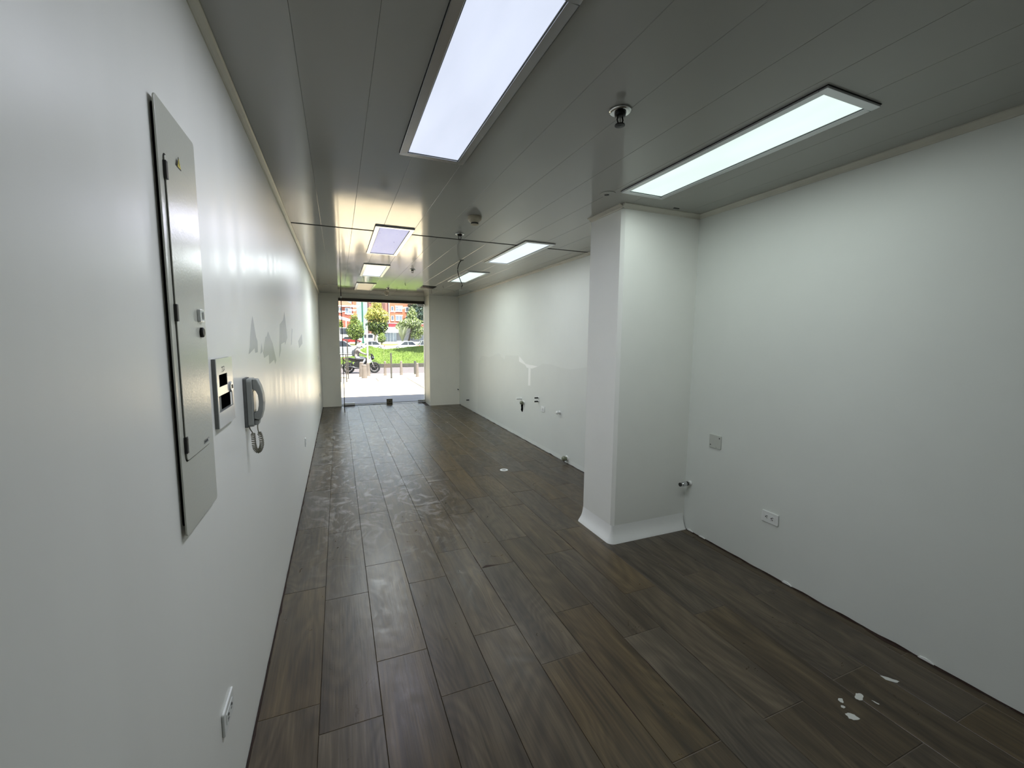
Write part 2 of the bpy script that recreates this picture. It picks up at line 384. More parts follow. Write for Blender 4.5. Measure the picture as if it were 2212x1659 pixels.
# grey unpainted patches on the left wall
for P in ([(2.045, 1.425), (2.185, 1.447), (2.196, 1.426), (2.262, 1.427), (2.268, 1.477), (2.237, 1.497), (2.20, 1.555), (2.176, 1.59), (2.13, 1.545), (2.098, 1.497), (2.078, 1.454)],
          [(2.414, 1.42), (2.439, 1.392), (2.587, 1.403), (2.595, 1.352), (2.783, 1.366), (2.819, 1.338), (2.874, 1.359), (2.80, 1.42), (2.758, 1.46), (2.68, 1.49), (2.606, 1.528), (2.55, 1.50), (2.509, 1.497)],
          [(3.012, 1.364), (3.123, 1.413), (3.138, 1.45), (3.347, 1.462), (3.36, 1.44), (3.521, 1.492), (3.50, 1.54), (3.469, 1.592), (3.415, 1.677), (3.35, 1.63), (3.303, 1.612), (3.113, 1.577)],
          [(4.45, 1.44), (4.508, 1.391), (4.932, 1.43), (4.892, 1.528), (4.424, 1.458)], [(2.328, 1.416), (2.395, 1.426), (2.377, 1.469)], [(3.75, 1.43), (3.83, 1.44), (3.95, 1.56), (3.88, 1.57)]):
    m = MB(); m.face([(XL + .0004, y, z) for y, z in P]); m.build('bare_patch', wallG, wl_o)
# repainted lower zone on the right wall with a jagged roller edge
P = [(7.9, .06), (7.885, 1.014), (7.76, 1.10), (7.675, 1.165), (7.45, 1.17), (7.222, 1.163), (6.98, 1.20), (6.76, 1.25), (6.65, 1.24), (6.599, 1.19), (6.444, 1.16), (6.40, 1.23), (6.155, 1.236), (5.887, 1.247), (5.841, 1.148), (5.554, 1.107), (5.495, 1.086), (5.506, .826), (5.429, .835), (5.419, 1.091), (5.184, 1.122), (5.049, 1.169), (4.793, 1.176), (4.556, 1.149), (4.313, 1.146), (3.942, 1.197), (3.3, 1.20), (2.88, 1.21), (2.88, .06)]
m = MB(); m.face([(XR - .0004, y, z) for y, z in P]); m.build('repainted_zone', wallR2, wr_o)
for P in ([(5.506, .828), (5.432, .835), (5.430, 1.078), (5.500, 1.082)], [(5.56, 1.082), (5.38, 1.082), (5.20, 1.122), (5.36, 1.130), (5.62, 1.122)], [(5.62, 1.122), (5.40, 1.126), (5.60, 1.135), (5.835, 1.235), (5.85, 1.16)]):
    m = MB(); m.face([(XR - .0008, y, z) for y, z in P]); m.build('filler_strip', plaster, wr_o)

# ceiling: sheathing with long glossy PVC panels
ce = tag(MB().box(XL - .15, XR + .15, YBK - .15, YB + .16, CEIL_T, CEIL_T + .1).build('ceiling', trimw), 'glossy white ceiling of long plastic panels mirroring the street', 'ceiling', kind='structure')
seams = [XL, -.098, .141, .380, .634, .876, 1.112, 1.372, 1.617, 1.862, 2.107, 2.352, XR]
for (y0, y1) in ((YBK, 3.9435), (3.951, YB)):
    for i in range(len(seams) - 1):
        a, b = seams[i], seams[i + 1]; g = .0003; c = .0012; w = (b - a) / 2 - g; x = (a + b) / 2; l_ = (y1 - y0) / 2
        mb = MB(); prof = [(-w, .012), (-w, c), (-w + c, 0), (w - c, 0), (w, c), (w, .012)]
        mb.prism(prof, -l_, l_, 'xz'); o = mb.build('ceiling_panel', pvc, ce); o.location = (x, (y0 + y1) / 2, HC)
MB().box(XL, XR, 3.936, 3.958, HC - .002, HC + .012).build('joint_strip', dark, ce)

# column with flared plaster foot
ch = .022
poly = [(CX0 + ch, CY0), (XR, CY0), (XR, CY1), (CX0, CY1), (CX0, CY0 + ch)]
colm = vary(mat('column_paint', rgb(240, 241, 235), 0.45), (2, 2, 2), 0.02, 5, bump=0.0002, bscale=(60, 60, 60))
col = tag(MB().prism(poly, 0, CEIL_T, 'xy').build('wall_column', colm), 'white column projecting from the right wall with a flared foot', 'column', kind='structure')
path = [((XR - .01, CY0), (0, -1))]
for k in range(7):
    a = -PI / 2 - (PI / 2) * k / 6
    path.append(((CX0 + ch * .5, CY0 + ch * .5), (math.cos(a), math.sin(a))))
path += [((CX0, CY1 - .0), (-1, 0))]
for k in range(1, 5):
    a = PI - (PI / 2) * k / 4; path.append(((CX0, CY1), (math.cos(a), math.sin(a))))
prof = [(0.0, .125), (.003, .10), (.008, .07), (.016, .045), (.027, .022), (.036, .006), (.038, 0)]
mb = MB(); L = len(prof)
for (p, n_) in path:
    off = ch * .5 if p == (CX0 + ch * .5, CY0 + ch * .5) else 0
    for (d, z) in prof: mb.v.append((p[0] + n_[0] * (d + off + .001), p[1] + n_[1] * (d + off + .001), z))
for i in range(len(path) - 1):
    for j in range(L - 1): mb.f.append((i * L + j, (i + 1) * L + j, (i + 1) * L + j + 1, i * L + j + 1)); mb.m.append(0)
mb.build('flared_foot', plaster, col, smooth=True)

# ceiling mouldings
def moulding(name, a, b, out, w, h, label):
    a, b, out = Vector(a), Vector(b), Vector(out)
    pr = [(0, 0), (0, -h), (w * .18, -h), (w * .30, -h * .72), (w * .75, -h * .34), (w, -h * .22), (w, 0)]
    mb = MB(); n = len(pr)
    for q in (a, b):
        for (o_, z) in pr: mb.v.append((q.x + out.x * o_, q.y + out.y * o_, HC + z))
    for i in range(n): j = (i + 1) % n; mb.f.append((i, j, n + j, n + i)); mb.m.append(0)
    mb.f.append(tuple(range(n))); mb.f.append(tuple(range(2 * n - 1, n - 1, -1))); mb.m += [0, 0]
    return tag(mb.build(name, trimw), label, 'moulding', kind='structure')
moulding('trim_1', (XL, YBK, 0), (XL, YB, 0), (1, 0, 0), .024, .026, 'thin off-white moulding along the top of the left wall')
moulding('trim_2', (XR, YBK, 0), (XR, CY0, 0), (-1, 0, 0), .046, .024, 'off-white moulding atop the right wall, near side of the column')
moulding('trim_3', (XR, CY1, 0), (XR, YR, 0), (-1, 0, 0), .040, .022, 'off-white moulding atop the right wall, beyond the column')
moulding('trim_4', (XR, CY0, 0), (CX0 - .012, CY0, 0), (0, -1, 0), .042, .026, 'off-white moulding across the top of the column front')
moulding('trim_5', (CX0, CY0 - .012, 0), (CX0, CY1, 0), (-1, 0, 0), .034, .026, 'off-white moulding atop the left side of the column')

# ragged, unfilled gap where the tiles meet the wall feet
def ragged(name, x, sgn, y0, y1, label, seed, wmax):
    rnd = random.Random(seed); mb = MB(); n = int((y1 - y0) / .035); L, R = [], []
    for k in range(n + 1):
        y = y0 + (y1 - y0) * k / n
        L.append((x, y, .0012)); R.append((x + sgn * (wmax * (.35 + .65 * abs(mnoise.noise(Vector((y * 5, seed, 0)))) * 1.6 + rnd.uniform(-.1, .2))), y, .0012))
    for k in range(n): mb.face([L[k], R[k], R[k + 1], L[k + 1]])
    for k in range(n):
        h = .006 + .016 * max(0, mnoise.noise(Vector((k * .31, seed + 5, 0))) + .2)
        h2 = .006 + .016 * max(0, mnoise.noise(Vector(((k + 1) * .31, seed + 5, 0))) + .2)
        xx = x + sgn * .0015
        mb.face([(xx, L[k][1], 0), (xx, L[k + 1][1], 0), (xx, L[k + 1][1], h2 * .6), (xx, L[k][1], h * .6)])
    return tag(mb.build(name, grout_b), label, 'floor gap', kind='structure')
ragged('trim_6', XL, 1, YBK, YB, 'dark ragged gap between left wall foot and floor planks', 2, .014)
ragged('trim_7', XR, -1, YBK, CY0 - .04, 'dark ragged gap at the right wall foot, near side of column', 4, .024)
ragged('trim_8', XR, -1, CY1 + .03, YR, 'dark ragged gap at the right wall foot, beyond column', 6, .012)
for i, (y, z) in enumerate(((2.40, .012), (2.28, .010), (1.62, .014), (.95, .012))):
    MB().prism([(y - .03, .004), (y + .03, .003), (y + .022, z), (y, z * 1.3), (y - .02, z * .8)], XR - .006, XR, 'yz').build('plaster_lump', plaster, wr_o)

# ------------------------------------------------------------------ shop door
d1 = thing('door_1', 'frameless double glass door to the street under a dark header', 'door', ((DX0 + DX1) / 2, YB + .04, 0), kind='structure')
ox = (DX0 + DX1) / 2; DW = (DX1 - DX0) / 2
bronze = mat('dark_bronze', rgb(46, 40, 32), 0.35, 0.6)
MB().box(-DW, DW, -.045, .05, 2.265, 2.352).build('header_beam', bronze, d1, bevel=.004)
MB().box(-DW, DW, -.05, -.045, 2.33, 2.352).build('header_lip', trimw, d1)
for k, (a, b) in enumerate(((-DW + .012, -.004), (.004, DW - .012))):
    MB().box(a, b, -.005, .005, .012, 2.262).build('glass_leaf', glass, d1)
def patch(x0, x1, z0, z1, m, nm='patch_fitting'):
    return MB().box(x0, x1, -.016, .016, z0, z1).build(nm, m, d1, bevel=.003)
patch(-DW + .04, -DW + .27, .012, .062, steel); patch(DW - .17, DW - .005, .010, .062, alu); patch(DW - .16, DW - .01, 2.215, 2.27, alu)
lk = patch(.035, .165, .004, .115, mat('bronze_lock', rgb(104, 98, 84), 0.35, 0.7), 'floor_lock')
MB().lathe([(0, -.024), (.014, -.024), (.014, -.016)], (.10, 0, .055), 'y', 12).build('keyhole', black, lk)
MB().box(-DW, DW, -.05, .05, -.004, .004).box(-DW, .03, -.012, .02, .004, .010).build('threshold', blackm, d1)
MB().tube([(DW - .006, -.01, 0.01), (DW - .006, -.01, 2.26)], .005, 6).build('edge_seal', black, d1)
pole = thing('pole', 'thin dark floor-to-ceiling pole just inside the glass door', 'pole', (.079, 8.956, 0))
MB().tube([(0, 0, .0), (0, 0, HC)], .0075, 8).build('shaft', blackm, pole, smooth=False)
MB().lathe([(.013, 2.255), (.013, 2.29)], (0, 0, 0), 'z', 10).build('collar', whitep, pole)

# ------------------------------------------------------------------ ceiling lights
lamp_frames = {}
def ceiling_light(x0, x1, y0, y1, col, strength, watts, label, stains=False, lit=True, fm=alu):
    cx, cy = (x0 + x1) / 2, (y0 + y1) / 2; w, l_ = (x1 - x0) / 2, (y1 - y0) / 2; f = .034
    t = thing('ceiling_light', label, 'ceiling light', (cx, cy, HC), group='recessed ceiling lights')
    fr = MB()
    for (a, b, c, d) in ((-w, w, -l_, -l_ + f), (-w, w, l_ - f, l_), (-w, -w + f, -l_ + f, l_ - f), (w - f, w, -l_ + f, l_ - f)):
        fr.box(a, b, c, d, -.011, 0)
    fr.build('frame', fm, t, bevel=.0015)
    MB().box(-w - .002, w + .002, -l_ - .002, l_ + .002, -.0022, 0).build('shadow_gap', dark, t)
    sl = MB(); g = .004
    for (a, b, c, d) in ((-w + f, w - f, -l_ + f, -l_ + f + g), (-w + f, w - f, l_ - f - g, l_ - f), (-w + f, -w + f + g, -l_ + f, l_ - f), (w - f - g, w - f, -l_ + f, l_ - f)):
        sl.box(a, b, c, d, -.007, -.003)
    sl.build('inner_lip', greyp, t)
    if lit: dm = emis('diffuser_light', col, strength, stains)
    else: dm = mat('diffuser_off', rgb(214, 208, 190), .4)
    MB().box(-w + f, w - f, -l_ + f, l_ - f, -.0045, -.0023).build('diffuser', dm, t)
    if lit:
        ld = bpy.data.lights.new('troffer_tubes', 'AREA'); ld.shape = 'RECTANGLE'; ld.size = 2 * (w - f) - .01; ld.size_y = 2 * (l_ - f) - .01
        ld.energy = watts; ld.color = tuple(.45 + .55 * c / max(col[:3]) for c in col[:3])
        lo = bpy.data.objects.new('tubes', ld); C.objects.link(lo); lo.parent = t; lo.location = (0, 0, -.013)
    return t
ceiling_light(.314, .640, 1.06, 2.262, (.76, .83, 1.0), .95, LAMP_W * 2.15, 'large lit ceiling panel cut by the top edge, nearest on the left')
ceiling_light(1.660, 1.980, 1.068, 2.272, (.82, 1.0, .94), 1.0, LAMP_W * .95, 'long greenish-white lit ceiling panel just before the column')
ceiling_light(.316, .634, 3.732, 4.955, (.52, .53, .78), .95, LAMP_W * 1.7, 'dim lilac-tinted ceiling panel with smudged lens across the dark joint', stains=True)
ceiling_light(1.664, 1.982, 3.73, 4.95, (.84, .94, 1.0), 1.0, LAMP_W * .9, 'bright bluish ceiling panel on the right, across the dark joint')
ceiling_light(.330, .650, 5.69, 6.80, (.80, .95, 1.0), .95, LAMP_W * 4.4, 'third ceiling panel from the front in the left row, pale blue', fm=chrome)
ceiling_light(1.680, 2.000, 5.70, 6.86, (.86, 1.0, .95), 1.0, LAMP_W * 1.1, 'lit ceiling panel behind the dangling wire on the right')
ceiling_light(.320, .640, 7.68, 8.82, (.5, .5, .5), 0, 0, 'unlit cream ceiling panel nearest the glass door', lit=False, fm=chrome)

# ------------------------------------------------------------------ other ceiling fittings
def sprinkler(x, y, label, s=1.0):
    t = thing('fire_sprinkler', label, 'sprinkler', (x, y, HC), group='ceiling sprinklers')
    MB().lathe([(.030 * s, 0), (.040 * s, -.002), (.041 * s, -.006), (.034 * s, -.010), (.022 * s, -.009)], n=20).build('escutcheon', chrome, t, smooth=True)
    MB().lathe([(.022 * s, -.004), (.020 * s, -.020 * s), (.010 * s, -.022 * s)], n=16).build('body', blackm, t, smooth=True)
    for sg in (-1, 1):
        MB().tube([(sg * .009 * s, 0, -.020 * s), (sg * .013 * s, 0, -.034 * s), (sg * .008 * s, 0, -.046 * s), (0, 0, -.050 * s)], .0028 * s, 6).build('yoke_arm', blackm, t, smooth=True)
    MB().tube([(0, 0, -.02 * s), (0, 0, -.048 * s)], .003 * s, 6).build('bulb', chrome, t)
    MB().lathe([(0, -.048 * s), (.018 * s, -.050 * s), (.019 * s, -.054 * s), (0, -.056 * s)], n=14).build('deflector', blackm, t)
sprinkler(1.082, 1.505, 'dark fire sprinkler between the two nearest light panels', 1.1)
sprinkler(1.027, 3.735, 'dark fire sprinkler beside the smoke detector near the joint', 1.0)
sprinkler(.962, 5.905, 'small dark fire sprinkler right of the pale blue panel', .9)
sprinkler(.90, 8.30, 'farthest fire sprinkler, in front of the door header', .9)
det_m = vary(mat('aged_ivory_plastic', rgb(178, 170, 148), 0.45), (20, 20, 20), .08)
def detector(x, y, label, s=1.0):
    t = thing('smoke_detector', label, 'smoke detector', (x, y, HC), group='ceiling smoke detectors')
    MB().lathe([(.052 * s, 0), (.054 * s, -.004), (.052 * s, -.026 * s), (.047 * s, -.034 * s), (.032 * s, -.046 * s)], n=28).build('housing', det_m, t, autos=.6)
    MB().lathe([(.029 * s, -.043 * s), (.028 * s, -.056 * s), (.0, -.058 * s)], n=20).build('sensor_grille', black, t)
    MB().lathe([(.030 * s, -.056 * s), (.031 * s, -.060 * s), (0, -.061 * s)], n=20).build('cap', det_m, t)
detector(.99, 3.175, 'round ivory smoke detector on the ceiling ahead of the joint', 1.0)
detector(.955, 9.12, 'small ivory smoke detector just above the glass door header', .9)
v = thing('ceiling_vent', 'small black ceiling vent near the front right pier', 'vent', (1.545, 7.82, HC))
MB().box(-.125, .125, -.17, .17, -.006, 0).build('recess', black, v)
for k in range(6): MB().box(-.118, .118, -.15 + .052 * k, -.135 + .052 * k, -.012, -.006).build('slat', blackm, v)
t = thing('cover_plate', 'round ceiling cover with a dark off-centre hole beside the right panel', 'cover plate', (1.612, 2.345, HC))
MB().lathe([(.05, 0), (.05, -.003), (.0, -.004)], n=24).build('disc', pvc, t); MB().lathe([(.016, -.0035), (.015, -.0055), (0, -.0056)], (.0, .01, 0), n=12).build('hole', black, t)
tag(MB().box(2.20, 2.245, 2.392, 2.404, HC - .004, HC).build('ceiling_clip', black, bevel=.001), 'tiny black slot in the ceiling above the column front', 'clip')
for i, (x, y, lb) in enumerate(((1.076, 7.38, 'little dark hook in the ceiling left of the vent'), (1.061, 8.354, 'little dark hook in the ceiling behind the farthest sprinkler'), (1.745, 7.466, 'little dark hook in the ceiling just right of the vent'), (1.741, 8.446, 'little dark hook in the ceiling over the right pier'))):
    tag(MB().tube([(x, y, HC), (x, y, HC - .035), (x + .008, y, HC - .045), (x + .012, y, HC - .034)], .0035, 6).build('ceiling_hook', blackm), lb, 'hook', 'small ceiling hooks')
wr = thing('hanging_wire', 'black loose wire dangling from the ceiling before the right panel', 'wire', (1.384, 4.96, HC))
pts = []
for k in range(17):
    s_ = k / 16; pts.append((-.052 * math.sin(PI * min(s_ * 1.15, 1) ** .8) + .012 * s_ + (.0 if s_ < .93 else -.012), .0, -.33 * s_))
MB().tube(pts, .0048, 8).build('cable', void, wr, smooth=True)
MB().lathe([(.028, 0), (.026, -.004), (.008, -.010), (0, -.010)], n=16).build('grommet', black, wr)

# ------------------------------------------------------------------ left wall: distribution panel
def rrect(y0, y1, z0, z1, r, n=5):
    pts = []
    for (cy, cz, a0) in ((y1 - r, z1 - r, 0), (y0 + r, z1 - r, 90), (y0 + r, z0 + r, 180), (y1 - r, z0 + r, 270)):
        for k in range(n + 1):
            a = math.radians(a0 + 90 * k / n); pts.append((cy + r * math.cos(a), cz + r * math.sin(a)))
    return pts
ep = thing('electrical_panel', 'tall beige flush distribution panel on the left wall', 'electrical panel', (XL, 1.275, 1.035))
Y0, Z0 = 1.275, 1.035
def R(y0, y1, z0, z1, r): return [(a - Y0, b - Z0) for a, b in rrect(y0, y1, z0, z1, r)]
MB().prism(R(1.152, 1.395, 1.058, 1.99, .01), .0, .007, 'yz').build('back_box', dark, ep)
MB().prism(R(1.142, 1.405, 1.036, 2.003, .012), .007, .0105, 'yz').build('cover', cover_beige, ep, bevel=.001)
MB().prism(R(1.168, 1.3685, 1.206, 1.894, .012), .0105, .0109, 'yz').build('door_gap', dark, ep)
dr = MB().prism(R(1.1705, 1.366, 1.2085, 1.8915, .011), .0105, .0135, 'yz').build('door', cover_beige, ep, bevel=.0008)
for z in (1.857, 1.551, 1.247): MB().box(.0105, .0165, 1.1655 - Y0, 1.1755 - Y0, z - Z0 - .019, z - Z0 + .019).build('hinge', black, dr)
lt = MB().prism(R(1.322, 1.358, 1.536, 1.568, .004), .0135, .020, 'yz').build('latch', alu, dr, bevel=.001)
MB().prism(R(1.341, 1.354, 1.542, 1.562, .005), .020, .0206, 'yz').build('finger_recess', greyp, lt)
MB().lathe([(.013, .0135), (.013, .019), (.010, .021), (0, .021)], (0, 1.344 - Y0, 1.509 - Z0), 'x', 20).build('lock', blackm, dr)
MB().prism([(1.2455 - Y0, 1.890 - Z0), (1.2745 - Y0, 1.890 - Z0), (1.260 - Y0, 1.917 - Z0)], .0135, .0142, 'yz').build('sticker_border', black, ep)
wz = MB().prism([(1.249 - Y0, 1.8922 - Z0), (1.271 - Y0, 1.8922 - Z0), (1.260 - Y0, 1.9125 - Z0)], .0142, .0146, 'yz').build('warning_sticker', yellow, ep)
MB().prism([(1.261 - Y0, 1.908 - Z0), (1.2572 - Y0, 1.9005 - Z0), (1.2603 - Y0, 1.9005 - Z0), (1.2585 - Y0, 1.894 - Z0), (1.2632 - Y0, 1.902 - Z0), (1.2602 - Y0, 1.902 - Z0)], .0146, .0149, 'yz').build('bolt_symbol', black, wz)
ns = MB().prism(R(1.305, 1.352, 1.2175, 1.2275, .001), .0135, .0139, 'yz').build('name_sticker', greyp, dr)
MB().prism(R(1.3405, 1.3475, 1.2195, 1.2255, .001), .0139, .0142, 'yz').build('sticker_logo', whitep, ns)
for k in range(5): MB().box(.0139, .0141, 1.309 + .006 * k - Y0, 1.3135 + .006 * k - Y0, 1.2205 - Z0, 1.2245 - Z0).build('printed_letter', mat('ink_grey', rgb(70, 70, 68), .6) if k == 0 else MATS['ink_grey'], ns)

# metal wall plate with cut-outs
mp_ = thing('wall_plate', 'steel wall plate with two dark cut-outs between panel and phone', 'wall plate', (XL, 1.575, 1.222))
Y0, Z0 = 1.575, 1.222
A, B, ZA, ZB = 1.474, 1.676, 1.222, 1.432; D0, D1 = .003, .0125
fr = MB()
h1 = (1.497, 1.598, 1.346, 1.383); h2 = (1.484, 1.655, 1.270, 1.320)
def bx(y0, y1, z0, z1): fr.box(D1 - .002, D1, y0 - Y0, y1 - Y0, z0 - Z0, z1 - Z0)
bx(A, B, h1[3], ZB); bx(A, h1[0], h1[2], h1[3]); bx(h1[1], B, h1[2], h1[3]); bx(A, B, h2[3], h1[2]); bx(A, h2[0], h2[2], h2[3]); bx(h2[1], B, h2[2], h2[3]); bx(A, B, ZA, h2[2])
fr.build('face_plate', steel, mp_)
MB().box(0, D1 - .002, A - Y0 + .001, B - Y0 - .001, ZA - Z0 + .001, h2[2] - Z0 - .002).box(0, D1 - .002, A - Y0 + .001, B - Y0 - .001, h1[3] - Z0 + .002, ZB - Z0 - .001).box(0, D1 - .002, A - Y0 + .001, A - Y0 + .006, h2[2] - Z0 - .0015, h1[3] - Z0 + .0015).build('back_frame', greyp, mp_)
MB().box(0, .002, A - Y0 + .008, B - Y0 - .002, h2[2] - Z0, h1[3] - Z0).build('dark_recess', void, mp_)
MB().box(.002, .004, 1.49 - Y0, 1.54 - Y0, 1.346 - Z0, 1.383 - Z0).box(.002, .004, 1.484 - Y0, 1.545 - Y0, 1.27 - Z0, 1.32 - Z0).build('inner_flange', greyp, mp_)
lk = MB().lathe([(.018, D1), (.018, D1 + .003), (.014, D1 + .005), (0, D1 + .005)], (0, 1.632 - Y0, 1.334 - Z0), 'x', 20).build('round_lock', alu, mp_)
MB().box(D1 + .005, D1 + .006, 1.628 - Y0, 1.642 - Y0, 1.328 - Z0, 1.341 - Z0).build('key_slot', black, lk)
ink = MATS['ink_grey']
mk = MB()   # worn stamped characters, two short rows
def stroke(y0, z0, y1, z1, w=.0011):
    d = Vector((y1 - y0, z1 - z0)); n_ = Vector((-d.y, d.x)).normalized() * w
    mk.face([(D1 + .0003, y0 + n_.x - Y0, z0 + n_.y - Z0), (D1 + .0003, y1 + n_.x - Y0, z1 + n_.y - Z0), (D1 + .0003, y1 - n_.x - Y0, z1 - n_.y - Z0), (D1 + .0003, y0 - n_.x - Y0, z0 - n_.y - Z0)])
for q in ((1.533, 1.404, 1.549, 1.4045), (1.549, 1.4045, 1.549, 1.398), (1.549, 1.398, 1.541, 1.397), (1.533, 1.404, 1.533, 1.401), (1.552, 1.405, 1.566, 1.406), (1.566, 1.406, 1.566, 1.395), (1.558, 1.396, 1.569, 1.394), (1.543, 1.390, 1.550, 1.3925), (1.550, 1.3925, 1.553, 1.390), (1.556, 1.391, 1.561, 1.394), (1.534, 1.389, 1.534, 1.394)): stroke(*q)
mk.build('stamped_mark', ink, mp_)

# wall telephone
ph = thing('wall_telephone', 'grey wall telephone with curled cord on the left wall', 'telephone', (XL, 1.925, 1.145))
MB().prism(rrect(-.038, .04, -.002, .192, .006), 0, .010, 'yz').build('wall_bracket', vary(mat('dirty_bracket', rgb(96, 98, 96), .6), (30, 30, 30), .2), ph)
MB().prism(rrect(-.036, .042, .0, .190, .012), .010, .030, 'yz').build('base', phone_m, ph, bevel=.003)
MB().prism(rrect(-.02, .026, .062, .14, .006), .030, .032, 'yz').build('cradle_face', whitep, ph)
MB().box(.030, .036, -.008, .014, .146, .154).build('hook_switch', whitep, ph)
hs = [(.030, .188), (.046, .187), (.057, .160), (.064, .128), (.066, .096), (.062, .060), (.053, .028), (.046, .026), (.030, .030), (.030, .052), (.043, .060), (.048, .082), (.049, .100), (.047, .125), (.040, .142), (.030, .146)]
MB().prism(hs, -.026, .022, 'xz').build('handset', phone_m, ph, bevel=.003)
MB().prism([(.030, .004), (.044, .006), (.048, .024), (.030, .026)], -.022, .018, 'xz').build('handset_plug', phone_m, ph, bevel=.002)
cl = [Vector(p) for p in ((.012, -.02, .0), (.014, -.02, -.010), (.020, -.02, -.022), (.0225, -.02, -.030), (.0235, -.02, -.05), (.025, -.02, -.075), (.028, -.02, -.092), (.036, -.02, -.102), (.044, -.02, -.096), (.050, -.02, -.080), (.051, -.02, -.06), (.047, -.02, -.035), (.041, -.02, -.018), (.040, -.02, .0), (.041, -.015, .01))]
def cr(P, t):
    i = min(int(t), len(P) - 2); u = t - i; p0, p1, p2, p3 = P[max(i - 1, 0)], P[i], P[i + 1], P[min(i + 2, len(P) - 1)]
    return .5 * ((2 * p1) + (-p0 + p2) * u + (2 * p0 - 5 * p1 + 4 * p2 - p3) * u * u + (-p0 + 3 * p1 - 3 * p2 + p3) * u ** 3)
hp = []
T = len(cl) - 1; K = 700
for k in range(K + 1):
    t_ = T * k / K; c = cr(cl, t_); tg = (cr(cl, min(t_ + .02, T)) - cr(cl, max(t_ - .02, 0))).normalized()
    n1 = tg.cross(Vector((0, 1, 0))).normalized(); n2 = tg.cross(n1)
    amp = .0068 * max(0, min(1, (t_ - 2.7) / .3, (T - 2.3 - t_) / .3)); w = 2 * PI * 46 * k / K
    hp.append(c + (n1 * math.cos(w) + n2 * math.sin(w)) * amp)
MB().tube(hp, .0021, 5).build('curled_cord', cordm, ph, smooth=True)

# outlets and switches
def outlet(name, loc, side, w, h, label, cat, slots='h', m=whitep):
    """plate in the y-z plane; side +1 faces +x"""
    t = thing(name, label, cat, loc)
    a = MB().prism(rrect(-w / 2, w / 2, -h / 2, h / 2, .006), 0, .0075 * side, 'yz').build('plate', m, t, bevel=.003)
    e = .0075 * side; e2 = e + .0012 * side
    if slots == 'h' or slots == 'v':
        iw, ih = (w * .62, h * .45) if slots == 'h' else (w * .45, h * .62)
        ins = MB().prism(rrect(-iw / 2, iw / 2, -ih / 2, ih / 2, .002), e, e2, 'yz').build('insert', m, t)
        for s_ in (-1, 1):
            cy, cz = (s_ * iw * .27, 0) if slots == 'h' else (0, s_ * ih * .27)
            for (a_, b_, rw, rh) in ((.009, .0, .0034, .0034), (-.001, .006, .005, .0018), (-.001, -.006, .004, .0016)):
                yy, zz = (cy + a_ * .8, cz + b_) if slots == 'h' else (cy + b_, cz + a_)
                MB().box(e2, e2 + .0006 * side, yy - rw, yy + rw, zz - rh, zz + rh).build('slot', black, ins)
        MB().box(e2, e2 + .0006 * side, -w * .22, -w * .06, -ih * .40, -ih * .36).build('slot', black, ins)
    elif slots == 's':
        MB().prism(rrect(-w * .24, w * .24, -h * .22, h * .22, .003), e, e + .003 * side, 'yz').build('rocker', m, t, bevel=.001)
        MB().box(e + .003 * side, e + .0036 * side, -.002, .002, -.014, .014).build('slot', greyp, t)
    elif slots == 'b':
        for (yy, zz, rr) in ((w * .36, -h * .28, .0042), (-w * .36, h * .30, .0046), (-.012, -h * .40, .002)):
            MB().lathe([(rr, e), (rr, e2), (0, e2)], (0, yy, zz), 'x', 10).build('screw', black, t)
    return t
outlet('wall_outlet', (XR, 1.758, .375), -1, .112, .074, 'white double wall outlet low on the right wall', 'outlet')
outlet('blank_plate', (XR, 2.212, .767), -1, .104, .100, 'blank grey-white cover plate with two dark screws on right wall', 'cover plate', 'b', mat('ivory_plate', rgb(196, 198, 190), .45))
outlet('wall_outlet', (XR, 5.015, .560), -1, .105, .074, 'small white square outlet on the far right wall among pipe stubs', 'outlet', 's')
outlet('wall_outlet', (XL, 1.390, .376), 1, .114, .074, 'white outlet seen edge-on low on the near left wall', 'outlet')
outlet('wall_outlet', (XL, 4.711, .426), 1, .060, .088, 'small outlet low on the left wall below the bare patches', 'outlet', 'v')
outlet('light_switch', (XL, 8.39, 1.106), 1, .07, .11, 'light switch on the left wall close to the glass door', 'switch', 's')
outlet('wall_outlet', (XL, 8.36, .449), 1, .06, .06, 'farthest left wall outlet, below the light switch', 'outlet', 'v')

# pipe stubs on the right wall
def stub(name, y, z, r, ln, m, label, cap=None, tilt=0.0, nut=None):
    t = thing(name, label, 'pipe', (XR, y, z))
    MB().lathe([(r * 1.5, 0), (r * 1.6, -.006), (r * 1.05, -.009)], n=16, axis='x').build('wall_collar', plaster, t, smooth=True)
    MB().tube([(0, 0, 0), (-ln, tilt, 0)], r, 14).build('stub', m, t, autos=.6)
    if nut: MB().lathe([(r * 1.0, -ln * .45), (r * 1.5, -ln * .45), (r * 1.5, -ln * .8), (r, -ln * .8)], n=6, axis='x').build('nut', nut, t)
    if cap: MB().lathe([(r * 1.35, -ln * .55), (r * 1.45, -ln * .9), (r * 1.1, -ln * 1.15), (0, -ln * 1.2)], n=16, axis='x').build('cap', cap, t, smooth=True)
    return t
t = stub('pipe_stub', 2.425, .385, .012, .10, chrome, 'chrome threaded pipe stub sticking out beside the column foot', nut=alu)
MB().lathe([(.015, -.098), (.015, -.106), (0, -.106)], n=12, axis='x').build('dark_end', black, t)
MB().lathe([(.0165, -.028), (.0165, -.042), (.012, -.042)], n=12, axis='x').build('dark_band', black, t)
stub('pipe_stub', 5.74, .606, .012, .085, whitep, 'white pipe stub above the brass valve on the far right wall')
stub('pipe_stub', 5.655, .556, .019, .05, brass, 'greenish brass valve cap above the black hole', cap=brass)
